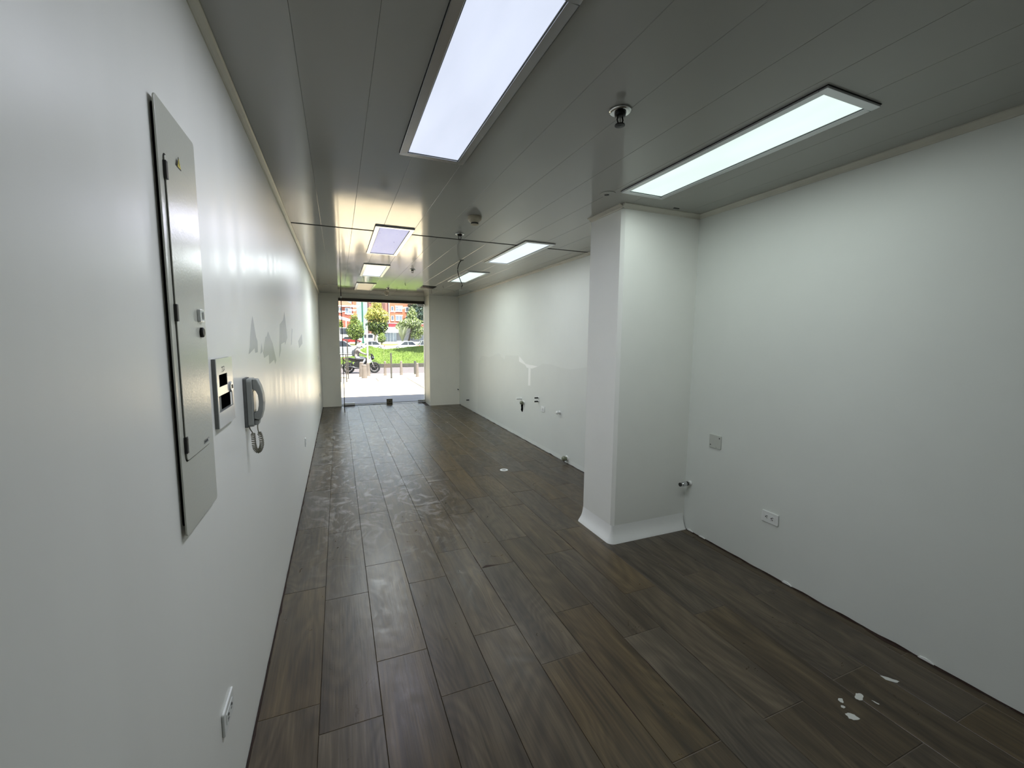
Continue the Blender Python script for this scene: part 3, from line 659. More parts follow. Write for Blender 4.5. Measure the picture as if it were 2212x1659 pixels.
MB_ = MB(); MB_.face([(XR - .0022, y, z) for y, z in ((5.735, .53), (5.70, .535), (5.672, .525), (5.678, .49), (5.670, .455), (5.690, .41), (5.715, .408), (5.752, .43), (5.742, .465), (5.752, .50))])
hl = tag(MB_.build('wall_hole', void), 'ragged black hole broken in the wall under the valve cap', 'hole')
stub('pipe_stub', 5.155, .695, .010, .06, black, 'upper of two short black stubs above the square outlet')
stub('pipe_stub', 5.155, .645, .010, .06, black, 'lower of two short black stubs above the square outlet')
stub('pipe_stub', 4.545, .592, .014, .045, whitep, 'white elbow pipe stub right of the square outlet', cap=whitep)
stub('pipe_stub', 4.345, .062, .022, .055, brass, 'large greenish capped drain pipe just above the floor', cap=brass)
stub('pipe_stub', 8.46, .205, .011, .07, black, 'small black stub low on the far right wall')
t = thing('pipe_stub', 'tiny dark stub on the front pier beside the right wall', 'pipe', (2.48, YR, .345))
MB().tube([(0, 0, 0), (0, -.06, 0)], .011, 10).build('stub', blackm, t); MB().lathe([(.016, 0), (.016, -.008)], n=12, axis='y').build('wall_collar', plaster, t)
dn = thing('floor_drain', 'round white floor drain grate in the wood-look tiles', 'drain', (1.712, 4.372, 0))
MB().lathe([(.046, 0), (.045, .003), (.030, .0035), (.0, .0035)], n=28).build('grate', whitep, dn)
for i in range(-3, 4):
    for j in range(-3, 4):
        if i * i + j * j <= 9: MB().box(i * .0085 - .0027, i * .0085 + .0027, j * .0085 - .0027, j * .0085 + .0027, .0034, .0039).build('hole', black, dn)

# ================================================================== the street outside
conc = vary(mat('sidewalk_concrete', rgb(214, 195, 164), .85), (.9, 1.6, 1), .08, 7, dist=.6)
asph = vary(mat('street_paving', rgb(84, 77, 78), .85), (1.2, 2.4, 1), .10, 6)
kerb_m = vary(mat('kerb_stone', rgb(60, 57, 50), .85), (4, 4, 4), .3)
grass_m = vary(mat('grass_ground', rgb(76, 94, 33), .9), (2.2, 2.2, 2.2), .28, 6)
blade_m = vary(mat('grass_blade', rgb(100, 121, 41), .7), (1.2, 1.2, 1.2), .35, 4)
conc2 = vary(mat('bollard_concrete', rgb(91, 85, 82), .8), (9, 9, 5), .16)
post_m = mat('grey_painted_steel', rgb(60, 60, 58), .45, .3)
rail_m = mat('dark_rail_steel', rgb(58, 56, 56), .45, .4)
white_pt = mat('white_painted_steel', rgb(172, 167, 159), .5)
facade_m = vary(mat('facade_render', rgb(196, 190, 178), .8), (1, 1, 1), .05)
rubber = mat('tyre_rubber', rgb(24, 24, 24), .75)
SZ = -.25          # street level
tag(MB().box(-9, XL - .15, YB - .2, YB + .16, -.2, 3.15).box(XR + .15, 12, YB - .2, YB + .16, -.2, 3.15).box(-9, 12, -1.8, YB + .16, CEIL_T + .1, 3.15).build('wall_facade', facade_m), 'outer facade and roof mass of the shop building', 'facade', kind='structure')
sw = tag(MB().box(-14, 22, YB + .06, 18.2, -.16, -.004).build('sidewalk', conc), 'pale sunlit concrete sidewalk outside the glass door', 'sidewalk', kind='structure')
for (x, a, b, w) in ((2.345, 9.95, 16.3, .035), (1.25, 15.1, 16.3, .03)): MB().box(x - w / 2, x + w / 2, a, b, -.004, -.002).build('joint_line', dark, sw)
for a in (13.2, 14.9, 16.5): MB().box(-14, 22, a, a + .02, -.004, -.0028).build('joint_line', kerb_m, sw)
MB().box(-9, 12, YB + .16, 11.22, -.004, .004).build('entry_shade_strip', vary(mat('shade_grey_paving', rgb(128, 126, 128), .8), (1.5, 6, 1), .12), sw)  # facade's shade on the sidewalk, put in as a strip of darker grey paving
MB().box(-9, 12, YB + .20, YB + .26, .004, .006).build('channel_cover', kerb_m, sw)
tag(MB().box(-30, 60, 18.2, 25.6, SZ - .15, SZ).build('street', asph), 'pinkish grey street where the motorcycle rides', 'road', kind='structure')
kb = thing('kerb', 'dark stone kerb edging the grass mound', 'kerb', (0, 25.6, SZ), kind='structure')
for k in range(22): MB().box(1.0 + .8 * k - 3.2, 1.0 + .8 * k - 3.2 + .785, 0, .18, 0, .22).build('kerb_stone', kerb_m, kb, bevel=.015)
# grass mound
ridge = [(-8, .02), (-.6, .10), (.71, .22), (1.07, .42), (1.45, .74), (1.85, .92), (2.36, .80), (2.80, .70), (3.70, .77), (4.46, .86), (5.46, .93), (7, 1.0), (12, .9), (25, .5)]
def rz_(x):
    for (a, za), (b, zb) in zip(ridge, ridge[1:]):
        if a <= x <= b: t_ = (x - a) / (b - a); t_ = t_ * t_ * (3 - 2 * t_); return za + (zb - za) * t_
    return .2
def mz(x, y):
    t_ = max(0.0, (y - 25.75) / 3.4)
    k = math.sin(min(t_, 1) * PI / 2) ** 1.25 if t_ < 1 else max(0, 1 - ((t_ - 1) / .75) ** 2)
    return -.05 + (rz_(x) + .05) * k - (.2 * max(0, t_ - 1)) + .035 * mnoise.noise(Vector((x * 1.3, y * 1.3, 0)))
mb = MB(); nx, ny = 120, 22; X0, X1, Ya, Yb_ = -6.0, 16.0, 25.72, 31.6
for j in range(ny + 1):
    for i in range(nx + 1):
        x = X0 + (X1 - X0) * i / nx; y = Ya + (Yb_ - Ya) * j / ny; mb.v.append((x, y, mz(x, y)))
for j in range(ny):
    for i in range(nx):
        a = j * (nx + 1) + i; mb.f.append((a, a + 1, a + nx + 2, a + nx + 1)); mb.m.append(0)
gm = tag(mb.build('grass_mound', grass_m, smooth=True), 'bright green grass mound behind the bollards', 'grass mound', kind='structure')
rnd = random.Random(5); mb = MB()
for k in range(24000):
    x = rnd.uniform(-.4, 5.7); y = rnd.uniform(25.75, 29.6)
    if rz_(x) < .12: continue
    z = mz(x, y); a = rnd.uniform(0, 2 * PI); h = rnd.uniform(.035, .085); w = .010; lx, ly = rnd.uniform(-.06, .06), rnd.uniform(-.06, .06)
    mb.face([(x - w * math.cos(a), y - w * math.sin(a), z - .01), (x + w * math.cos(a), y + w * math.sin(a), z - .01), (x + lx, y + ly, z + h)])
tag(mb.build('grass_blades', blade_m), 'short sunlit grass covering the mound', 'grass', kind='stuff')
# ground beyond: far road, planted strip and forecourts, gently rising
mb = MB(); pr = [(31.4, -.30), (40, -.26), (60, -.12), (73, .0), (73.2, .12), (82, .35), (90, .36), (130, .5), (240, 1.0)]
def road(name, a, b, m, label, cat):
    q = MB()
    for (y0, z0), (y1, z1) in zip(pr, pr[1:]):
        if y0 >= a and y1 <= b: q.face([(-60, y0, z0), (120, y0, z0), (120, y1, z1), (-60, y1, z1)])
    return tag(q.build(name, m), label, cat, kind='structure')
road('road', 31.4, 73, vary(mat('far_road', rgb(157, 155, 150), .85), (.3, .3, .3), .06), 'pale far road carrying the parked and passing cars', 'road')
road('planted_strip', 73, 82, vary(mat('dry_grass', rgb(100, 100, 47), .9), (.6, .6, .6), .2), 'dry grassy strip where the street trees grow', 'grass strip')
road('forecourt', 82, 240, vary(mat('forecourt_paving', rgb(178, 172, 164), .85), (.3, .3, .3), .08), 'paved forecourts in front of the brick buildings', 'pavement')
tag(MB().box(-40, 80, 72.8, 73.1, -.1, .14).build('kerb', mat('grey_kerb', rgb(150, 148, 142), .8)), 'grey kerb along the far edge of the road', 'kerb', kind='structure')

# bollards and posts
def bollard(x, y, h, r0, r1, label):
    t = thing('bollard', label, 'bollard', (x, y, -.004), group='concrete bollards along the sidewalk')
    MB().lathe([(r0, 0), (r0 * .96, .05), (r1, h * .86)], n=16).build('shaft', conc2, t, autos=.7)
    MB().lathe([(r1, h * .86), (r1 * 1.06, h * .88), (r1 * 1.04, h * .93), (r1 * .75, h * .985), (0, h)], n=16).build('cap', conc2, t, smooth=True)
bollard(.86, 16.35, .52, .105, .082, 'widest concrete bollard, standing before the motorcycle engine')
bollard(.79, 17.0, .58, .095, .070, 'concrete bollard half hidden behind the widest one')
bollard(1.69, 17.33, .58, .058, .040, 'slim bollard behind the dark sign plate')
bollard(2.32, 17.36, .58, .062, .042, 'slim pale bollard standing alone before the grass')
bollard(2.79, 16.36, .55, .066, .046, 'rightmost bollard, nearest the door jamb')
t = thing('bollard', 'plain dark steel cylinder bollard behind the rightmost one', 'bollard', (2.92, 17.65, -.004))
MB().lathe([(.05, 0), (.05, .53), (.044, .55), (0, .555)], n=14).build('shaft', post_m, t, autos=.7); MB().lathe([(.062, 0), (.062, .012), (.05, .014)], n=14).build('base_ring', post_m, t)
t = thing('white_post', 'tall thin white post rising from a bollard base', 'post', (1.045, 17.3, -.004))
MB().lathe([(.095, 0), (.088, .06), (.062, .46), (.066, .48), (.05, .52)], n=14).build('bollard_base', conc2, t, autos=.7)
MB().tube([(0, 0, .5), (.0, 0, 1.92)], .032, 10).build('rod', white_pt, t)
MB().lathe([(.034, 1.92), (.02, 1.945), (0, 1.95)], n=10).build('tip', white_pt, t)
t = thing('sign_post', 'dark grey steel post with a small dark plate', 'post', (1.79, 16.1, -.004))
MB().lathe([(.034, 0), (.031, .03), (.031, .93), (.0, .94)], n=12).build('post', post_m, t, autos=.7); MB().lathe([(.06, 0), (.06, .01), (.03, .012)], n=12).build('foot', post_m, t)
MB().box(-.245, -.02, -.02, .02, .395, .55).build('plate', mat('brown_grey_plate', rgb(62, 56, 52), .5), t, bevel=.004)
# cycle rack at the left
t = thing('cycle_rack', 'dark steel rail barrier at the left edge of the doorway view', 'rail', (.0, 15.2, -.004))
for x in (.045, .225):
    u = MB().tube([(x, 0, 0), (x, 0, .93)], .017, 8).build('upright', rail_m, t); MB().lathe([(.04, 0), (.04, .012), (.017, .014)], (x, 0, 0), n=10).build('foot', rail_m, u)
for z in (.145, .775): MB().tube([(-.9, 0, z), (.225, 0, z)], .014, 8).build('crossbar', rail_m, t)
for x in (-.35, -.75): MB().tube([(x, 0, 0), (x, 0, .93)], .017, 8).build('upright', rail_m, t)
t = thing('slim_post', 'slim dark steel post just right of the rail barrier', 'post', (.30, 16.3, -.004))
MB().tube([(0, 0, 0), (0, 0, 1.40)], .02, 8).build('shaft', rail_m, t); MB().lathe([(.045, 0), (.045, .012), (.02, .014)], n=10).build('foot', rail_m, t)

# ---------------------------------------------------------------- motorcycle and rider
mo = thing('motorcycle', 'black motorcycle ridden to the right along the street', 'motorcycle', (1.0, 21.8, SZ))
blkp = mat('gloss_black_paint', rgb(20, 20, 22), .25); eng = mat('engine_grey', rgb(66, 66, 68), .4, .7); redp = mat('tail_red', rgb(150, 30, 26), .4)
def wheel(x):
    R_, r_t = .305, .055; mb = MB(); pr_ = []
    for k in range(10): a = 2 * PI * k / 10; pr_.append((R_ - r_t + r_t * math.cos(a), .055 * math.sin(a)))
    pr_.append(pr_[0]); w = mb.lathe(pr_, (x, 0, R_), 'y', 26, close=False).build('tyre', rubber, mo, smooth=True)
    rim = MB(); q = [(R_ - .105, -.025), (R_ - .085, -.03), (R_ - .085, .03), (R_ - .105, .025), (R_ - .105, -.025)]
    rim.lathe(q, (x, 0, R_), 'y', 26, close=False)
    for k in range(5):
        a = 2 * PI * k / 5 + .3; rim.tube([(x, 0, R_), (x + .205 * math.cos(a), 0, R_ + .205 * math.sin(a))], .014, 6)
    rim.lathe([(.05, -.05), (.05, .05)], (x, 0, R_), 'y', 14).build('rim', eng, w)
    MB().lathe([(.0, .02), (.17, .02), (.17, .03), (0, .03)], (x, 0, R_), 'y', 20).build('hub_drum', blkp, w)
    MB().lathe([(.06, .062), (.13, .062), (.13, .066), (.06, .066), (.06, .062)], (x, 0, R_), 'y', 20, close=False).build('brake_disc', chrome, w)
wheel(-.63); wheel(.68)
MB().prism([(-.34, .26), (.30, .24), (.40, .50), (.34, .68), (-.05, .70), (-.36, .56)], -.13, .13).build('engine', black, mo, bevel=.02)
for z in (.47, .51, .55, .59): MB().box(.02, .2, -.15, .15, z, z + .012).build('cooling_fin', eng, mo)
MB().prism([(-.10, .66), (.02, .83), (.22, .86), (.40, .78), (.42, .66), (.2, .62)], -.13, .13).build('fuel_tank', blkp, mo, bevel=.04)
MB().prism([(.28, .60), (.48, .55), (.52, .70), (.36, .80)], -.15, .15).build('tank_shroud', mat('shroud_white', rgb(214, 214, 214), .35), mo, bevel=.02)
MB().prism([(-.62, .80), (-.35, .74), (-.08, .70), (-.04, .76), (-.3, .80), (-.62, .86)], -.12, .12).build('seat', black, mo, bevel=.02)
MB().prism([(-.80, .78), (-.30, .60), (-.08, .62), (-.1, .72), (-.6, .80), (-.82, .84)], -.10, .10).build('tail_fairing', blkp, mo, bevel=.02)
MB().box(-.86, -.80, -.05, .05, .76, .83).build('tail_light', redp, mo, bevel=.01)
for s_ in (-1, 1):
    MB().tube([(.68, .09 * s_, .305), (.56, .09 * s_, .56), (.44, .09 * s_, .93)], [.026, .024, .022], 8).build('fork_leg', chrome if s_ < 0 else eng, mo, smooth=True)
    MB().tube([(-.63, .09 * s_, .305), (-.3, .10 * s_, .38), (-.05, .10 * s_, .40)], .025, 6).build('swingarm', eng, mo)
    MB().tube([(-.58, .11 * s_, .36), (-.42, .10 * s_, .66)], .03, 8).build('shock', eng, mo)
    MB().tube([(-.02, .02 * s_, .36), (-.02, .22 * s_, .34)], .014, 6).build('foot_peg', eng, mo)
    MB().tube([(.42, .28 * s_, .98), (.40, .36 * s_, 1.16)], .008, 5).build('mirror_stalk', black, mo); MB().ball((.40, .40 * s_, 1.17), (.015, .05, .035), 8, 6).build('mirror', black, mo)
MB().tube([(.30, -.36, .97), (.38, -.22, 1.0), (.44, 0, .96), (.38, .22, 1.0), (.30, .36, .97)], .014, 8).build('handlebar', black, mo)
MB().ball((.58, 0, .82), (.10, .11, .11), 12, 8).build('headlight', blkp, mo, smooth=True); MB().lathe([(.085, .66), (.07, .675), (0, .68)], (0, 0, .82), 'x', 14).build('headlight_lens', chrome, mo)
MB().prism([(.50, .92), (.66, .90), (.60, 1.02), (.48, 1.06)], -.09, .09).build('windscreen', blkp, mo, bevel=.02)
fp = [(.68 + .37 * math.cos(math.radians(a)), .305 + .37 * math.sin(math.radians(a))) for a in range(15, 126, 10)] + [(.68 + .355 * math.cos(math.radians(a)), .305 + .355 * math.sin(math.radians(a))) for a in range(125, 14, -10)]
MB().prism(fp, -.06, .06).build('front_mudguard', blkp, mo)
fp = [(-.63 + .38 * math.cos(math.radians(a)), .305 + .38 * math.sin(math.radians(a))) for a in range(60, 171, 10)] + [(-.63 + .365 * math.cos(math.radians(a)), .305 + .365 * math.sin(math.radians(a))) for a in range(170, 59, -10)]
MB().prism(fp, -.07, .07).build('rear_mudguard', black, mo)
MB().tube([(.24, -.12, .42), (.26, -.14, .30), (.0, -.15, .26), (-.30, -.16, .30), (-.72, -.17, .40)], [.022, .024, .028, .045, .05], 10).build('exhaust', eng, mo, smooth=True)
MB().box(-.90, -.89, -.09, .09, .55, .67).build('number_plate', yellow, mo)
MB().prism([(-.78, .60), (-.72, .62), (-.88, .78), (-.92, .76)], -.05, .05).build('plate_bracket', black, mo)

mo.scale = (.91, .91, .91)
jacket = vary(mat('jacket_beige_grey', rgb(117, 110, 104), .8), (8, 8, 8), .12); trousers = vary(mat('pale_trousers', rgb(131, 131, 135), .8), (8, 8, 8), .12)
glove = mat('dark_glove', rgb(30, 30, 32), .7); boot = mat('dark_boot', rgb(34, 32, 32), .6); skin = mat('skin', rgb(150, 108, 84), .55)
pe = thing('person', 'motorcycle rider in white helmet, pale jacket and light trousers', 'person', (1.0, 21.8, SZ))
pe.scale = (.91, .91, .91)
def skinned(chains, name):
    """chains: list of polylines [(x,y,z,r)...] sharing points; Skin modifier grows one surface"""
    V, E, Rr, idx = [], [], [], {}
    for ch_ in chains:
        last = None
        for (x, y, z, r) in ch_:
            k = (round(x, 3), round(y, 3), round(z, 3))
            if k not in idx: idx[k] = len(V); V.append((x, y, z)); Rr.append(r)
            if last is not None: E.append((last, idx[k]))
            last = idx[k]
    me = bpy.data.meshes.new(name); me.from_pydata(V, E, []); o = bpy.data.objects.new(name, me); C.objects.link(o)
    md = o.modifiers.new('skin', 'SKIN'); md.use_smooth_shade = True
    for i, r in enumerate(Rr):
        d = me.skin_vertices[0].data[i]; d.radius = (r, r); d.use_root = (i == 0)
    sb = o.modifiers.new('sub', 'SUBSURF'); sb.levels = 1; sb.render_levels = 1
    dg = bpy.context.evaluated_depsgraph_get(); ev = o.evaluated_get(dg); m2 = bpy.data.meshes.new_from_object(ev)
    bpy.data.objects.remove(o, do_unlink=True)
    return m2
ch_ = [[(-.24, 0, .86, .15), (-.22, 0, .98, .145), (-.19, 0, 1.12, .155), (-.16, 0, 1.25, .14), (-.13, 0, 1.34, .07), (-.10, 0, 1.40, .065)]]
for s_ in (-1, 1):
    ch_.append([(-.16, 0, 1.25, .14), (-.14, .19 * s_, 1.26, .075), (.02, .29 * s_, 1.10, .055), (.24, .31 * s_, 1.02, .043), (.30, .31 * s_, 1.005, .035), (.35, .31 * s_, .995, .034)])
    ch_.append([(-.24, 0, .86, .15), (-.20, .11 * s_, .84, .105), (.20, .19 * s_, .80, .075), (.16, .19 * s_, .66, .062), (.0, .19 * s_, .42, .045), (-.02, .19 * s_, .38, .043), (.14, .20 * s_, .36, .035)])
bme = skinned(ch_, 'rider_body')
for m_ in (jacket, trousers, glove, boot): bme.materials.append(m_)
for p_ in bme.polygons:
    c = p_.center; p_.use_smooth = True
    p_.material_index = 2 if (c.x > .25 and c.z > .93) else 3 if c.z < .46 else 1 if c.z < .92 else 0
body = obj('body', bme, jacket, pe)
fg = MB()
for s_ in (-1, 1):
    for k in range(4):
        yy = (.275 + .022 * k) * s_; ln = (.9, 1.0, .96, .8)[k]
        fg.tube([(.35, yy, 1.015), (.35 + .035 * ln, yy, 1.012), (.35 + .045 * ln, yy, .985), (.35 + .018 * ln, yy, .965)], [.0105, .010, .009, .008], 6)
    fg.tube([(.335, .27 * s_, .985), (.35, .25 * s_, .965), (.372, .255 * s_, .96)], [.0115, .010, .0085], 6)
fg.build('gloved_fingers', glove, pe, smooth=True)
hm = MB().ball((-.075, 0, 1.46), (.145, .125, .145), 20, 14).build('helmet', mat('helmet_white', rgb(152, 152, 152), .25), pe, smooth=True)
MB().prism([(.02, 1.47), (.068, 1.455), (.075, 1.41), (.05, 1.385), (.01, 1.40)], -.098, .098).build('visor', mat('visor_dark', rgb(30, 32, 36), .15), hm, bevel=.015)
MB().prism([(-.03, 1.365), (.06, 1.35), (.07, 1.385), (.0, 1.40)], -.085, .085).build('chin_guard', mat('helmet_grey', rgb(150, 150, 150), .3), hm, bevel=.012)
MB().ball((-.02, 0, 1.44), (.09, .085, .10), 12, 8).ball((.062, 0, 1.44), (.018, .014, .016), 8, 6).build('face', skin, pe, smooth=True)
MB().prism([(-.42, .92), (-.34, .90), (-.30, 1.22), (-.33, 1.27), (-.42, 1.22), (-.46, 1.05)], -.13, .13).build('backpack', mat('backpack_dark', rgb(48, 50, 54), .8), pe, bevel=.04)
for s_ in (-1, 1): MB().tube([(-.33, .08 * s_, 1.24), (-.20, .10 * s_, 1.36), (-.06, .11 * s_, 1.27), (-.08, .12 * s_, 1.08)], .018, 6).build('backpack_strap', MATS['backpack_dark'], pe)

# ---------------------------------------------------------------- cars
cglass = mat('car_window', rgb(40, 44, 52), .12, 0, .6)
def car(x, y, z, L, H, paint, label, rz=0, kind='sedan', lamps=(200, 30, 30)):
    t = thing('car' if kind != 'van' else 'van', label, 'car' if kind != 'van' else 'van', (x, y, z), rz); h = L / 2; w = .86
    belt = H * .60
    if kind == 'sedan':
        lo = [(-h, .28), (-h, belt * .92), (-h * .82, belt), (h * .45, belt), (h * .92, belt * .80), (h, belt * .66), (h, .28)]
        cab = [(-h * .72, belt - .02), (-h * .42, H - .06), (h * .10, H - .06), (h * .48, belt - .02)]; roof = [(-h * .46, H - .075), (-h * .40, H - .01), (h * .06, H), (h * .13, H - .075)]
    elif kind == 'hatch':
        lo = [(-h, .30), (-h * .99, belt * .95), (-h * .9, belt), (h * .5, belt), (h * .93, belt * .78), (h, belt * .64), (h, .30)]
        cab = [(-h * .93, belt - .02), (-h * .72, H - .06), (h * .12, H - .06), (h * .52, belt - .02)]; roof = [(-h * .78, H - .075), (-h * .70, H - .01), (h * .08, H), (h * .15, H - .075)]
    else:
        belt = H * .55
        lo = [(-h, .30), (-h, belt), (h * .78, belt), (h * .97, belt * .8), (h, .6), (h, .30)]
        cab = [(-h * .98, belt - .02), (-h * .94, H - .1), (h * .52, H - .1), (h * .80, belt - .02)]; roof = [(-h * .97, H - .12), (-h * .93, H - .02), (h * .46, H), (h * .56, H - .12)]
    MB().prism(lo, -w, w).build('body', paint, t, bevel=.07)
    MB().prism(cab, -w * .84, w * .84).build('windows', cglass, t, bevel=.03)
    rf = MB().prism(roof, -w * .82, w * .82); 
    for i in (0, 3):
        a = cab[i]; b = roof[0] if i == 0 else roof[3]
        for s_ in (-1, 1): rf.tube([(a[0], s_ * w * .84, a[1]), (b[0], s_ * w * .80, b[1] + .03)], .035, 6)
    xm = (cab[0][0] + cab[3][0]) / 2
    for s_ in (-1, 1): rf.tube([(xm, s_ * w * .85, belt - .02), (xm, s_ * w * .80, H - .06)], .03, 6)
    rf.build('roof', paint, t)
    for wx in (-h * .62, h * .62):
        for s_ in (-1, 1):
            q = MB().lathe([(.20, s_ * w * .80), (.31, s_ * w * .80), (.32, s_ * w * .9), (.31, s_ * (w + .01)), (.20, s_ * (w + .01)), (.20, s_ * w * .80)], (wx, 0, .32), 'y', 18, close=False).build('tyre', rubber, t, autos=.7)
            MB().lathe([(.20, s_ * w * .9), (.06, s_ * (w + .015)), (0, s_ * (w + .015))], (wx, 0, .32), 'y', 14).build('hubcap', alu, q)
    tl = mat('lamp_red', rgb(190, 40, 44), .3) if 'lamp_red' not in MATS else MATS['lamp_red']
    for s_ in (-1, 1):
        MB().box(-h - .012, -h + .14, s_ * w * .95 - .12, s_ * w * .95 + .06, belt * .70, belt * .94).build('tail_light', tl, t, bevel=.02)
        MB().box(h - .16, h - .02, s_ * w * .92 - .10, s_ * w * .92 + .05, belt * .58, belt * .72).build('headlight', alu, t, bevel=.02)
    MB().box(-h - .03, -h + .05, -w * .95, w * .95, .30, .48).build('rear_bumper', paint, t, bevel=.02); MB().box(h - .05, h + .03, -w * .95, w * .95, .28, .46).build('front_bumper', paint, t, bevel=.02)
cp_w = mat('car_white', rgb(226, 228, 230), .25, 0, .5, .4); cp_s = mat('car_silver', rgb(137, 140, 143), .28, .5, .5, .4); cp_r = mat('car_red', rgb(117, 18, 19), .3, 0, .5, .4); cp_c = mat('van_cream', rgb(226, 222, 196), .35)
car(.25, 45.0, -.32, 4.3, 1.50, cp_s, 'silver sedan passing left of the motorcycle helmet')
car(3.95, 60.0, -.30, 3.7, 1.32, cp_w, 'white sedan behind the dip in the grass mound', PI)
car(8.75, 60.5, -.34, 3.9, 1.36, cp_w, 'white sedan right of the palm foot', PI)
car(11.65, 56.0, -.28, 4.0, 1.46, cp_s, 'pale hatchback showing a red tail light at the right jamb', 0, 'hatch')
car(2.35, 84.0, .30, 3.4, 1.30, cp_r, 'small red car parked under the round tree', 0, 'hatch')
car(4.55, 89.0, .34, 3.9, 1.85, cp_w, 'white van parked right of the round tree', PI, 'van')
car(.55, 95.0, .36, 4.6, 3.1, cp_c, 'tall cream van at the left edge of the doorway view', 0, 'van')

# ---------------------------------------------------------------- trees
bark = vary(mat('bark', rgb(62, 53, 44), .9), (8, 8, 2), .25); bark_l = vary(mat('pale_bark', rgb(128, 122, 114), .9), (8, 8, 2), .15)
def leafm(name, c, a=.4):
    m = vary(mat(name, rgb(*c), .5), (1.6, 1.6, 1.6), a, 5); n, l, b = nodes(m)
    tr = n.new('ShaderNodeBsdfTranslucent'); mx = n.new('ShaderNodeMixShader'); mx.inputs[0].default_value = .42
    l.new(b.inputs['Base Color'].links[0].from_socket, tr.inputs[0]); l.new(b.outputs[0], mx.inputs[1]); l.new(tr.outputs[0], mx.inputs[2]); l.new(mx.outputs[0], n['Material Output'].inputs[0])
    return m
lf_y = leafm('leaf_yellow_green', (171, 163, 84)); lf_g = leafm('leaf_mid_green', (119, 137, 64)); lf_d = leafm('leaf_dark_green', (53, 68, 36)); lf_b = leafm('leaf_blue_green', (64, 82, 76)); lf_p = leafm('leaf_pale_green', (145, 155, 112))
def crown(blobs, n, size, seed, mi_by_z=None):
    rnd = random.Random(seed); mb = MB(); tot = sum(b[3] * b[4] * b[5] for b in blobs)
    for (cx, cy, cz, rx, ry, rz) in blobs:
        for k in range(int(n * rx * ry * rz / tot)):
            d = Vector((rnd.gauss(0, 1), rnd.gauss(0, 1), rnd.gauss(0, 1))).normalized(); q = rnd.random() ** .33 * rnd.uniform(.82, 1.06)
            p = Vector((cx + rx * d.x * q, cy + ry * d.y * q, cz + rz * d.z * q))
            nn = (d + Vector((rnd.uniform(-1, 1), rnd.uniform(-1, 1), rnd.uniform(-.3, 1.2)))).normalized()
            a = nn.cross(Vector((rnd.uniform(-1, 1), rnd.uniform(-1, 1), rnd.uniform(-1, 1)))).normalized(); b = nn.cross(a); s_ = size * rnd.uniform(.6, 1.3)
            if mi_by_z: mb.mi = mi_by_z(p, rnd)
            mb.face([p - a * s_, p - b * s_ * .5, p + a * s_, p + b * s_ * .5])
    return mb
def tree(name, label, base, trunk, blobs, n, size, mats_, seed, bk=bark, mi=None, group='street trees across the road'):
    t = thing(name, label, 'tree' if 'bush' not in name else 'bush', base, group=group)
    for pts, r0 in trunk: MB().tube(pts, [r0 * (1 - .6 * i / (len(pts) - 1)) for i in range(len(pts))], 8).build('trunk', bk, t, smooth=True)
    crown(blobs, n, size, seed, mi).build('crown', mats_, t)
    return t
tree('round_tree', 'dense round tree with bright leaves beside the green pole', (2.75, 76, .15), [([(0, 0, 0), (.05, 0, .8), (0, 0, 2.0), (.1, 0, 3.6)], .14)],
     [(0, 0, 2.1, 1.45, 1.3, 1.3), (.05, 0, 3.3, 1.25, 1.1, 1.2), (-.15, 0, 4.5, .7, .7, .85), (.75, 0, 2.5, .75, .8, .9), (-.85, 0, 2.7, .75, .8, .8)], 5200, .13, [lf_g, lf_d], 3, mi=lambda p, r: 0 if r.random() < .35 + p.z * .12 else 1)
tree('tall_tree', 'tall yellow-green tree in the centre of the doorway view', (6.6, 82, .3), [([(-.4, 0, 0), (-.3, 0, 1.2), (-.1, 0, 3.0), (0, 0, 5.5)], .16), ([(.3, .2, 0), (.5, .2, 1.4), (.5, 0, 4)], .13), ([(.9, 0, 0), (.7, 0, 1.6), (.5, 0, 3.6)], .12)],
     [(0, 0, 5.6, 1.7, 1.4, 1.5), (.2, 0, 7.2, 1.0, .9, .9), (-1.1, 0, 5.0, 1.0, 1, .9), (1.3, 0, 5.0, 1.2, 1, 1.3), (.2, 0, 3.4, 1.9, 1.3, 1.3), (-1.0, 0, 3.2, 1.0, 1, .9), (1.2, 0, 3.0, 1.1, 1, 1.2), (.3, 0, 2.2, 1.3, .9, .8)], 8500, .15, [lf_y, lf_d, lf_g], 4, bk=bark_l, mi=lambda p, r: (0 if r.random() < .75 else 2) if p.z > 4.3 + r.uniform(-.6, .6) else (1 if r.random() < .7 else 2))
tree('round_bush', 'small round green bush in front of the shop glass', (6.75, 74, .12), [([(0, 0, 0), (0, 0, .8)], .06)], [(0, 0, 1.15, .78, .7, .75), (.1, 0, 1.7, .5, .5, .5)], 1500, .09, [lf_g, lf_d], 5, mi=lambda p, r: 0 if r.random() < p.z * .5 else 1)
tree('leafy_tree', 'leafy pale green tree right of the palm', (12.6, 80, .3), [([(-.6, 0, 0), (-.3, 0, 1.2), (.1, 0, 3.0), (.1, 0, 5)], .20)],
     [(0, 0, 3.9, 2.3, 1.6, 1.0), (.2, 0, 5.4, 1.0, 1, 1.2), (-1.7, 0, 3.2, 1.2, 1, .8), (1.4, 0, 2.6, 1.5, 1, .9), (.2, 0, 6.2, .6, .6, .8), (.9, 0, 1.7, 1.2, .8, .9)], 5000, .18, [lf_p, lf_g, lf_d], 6, mi=lambda p, r: 0 if r.random() < .5 else 1 if r.random() < .5 else 2)
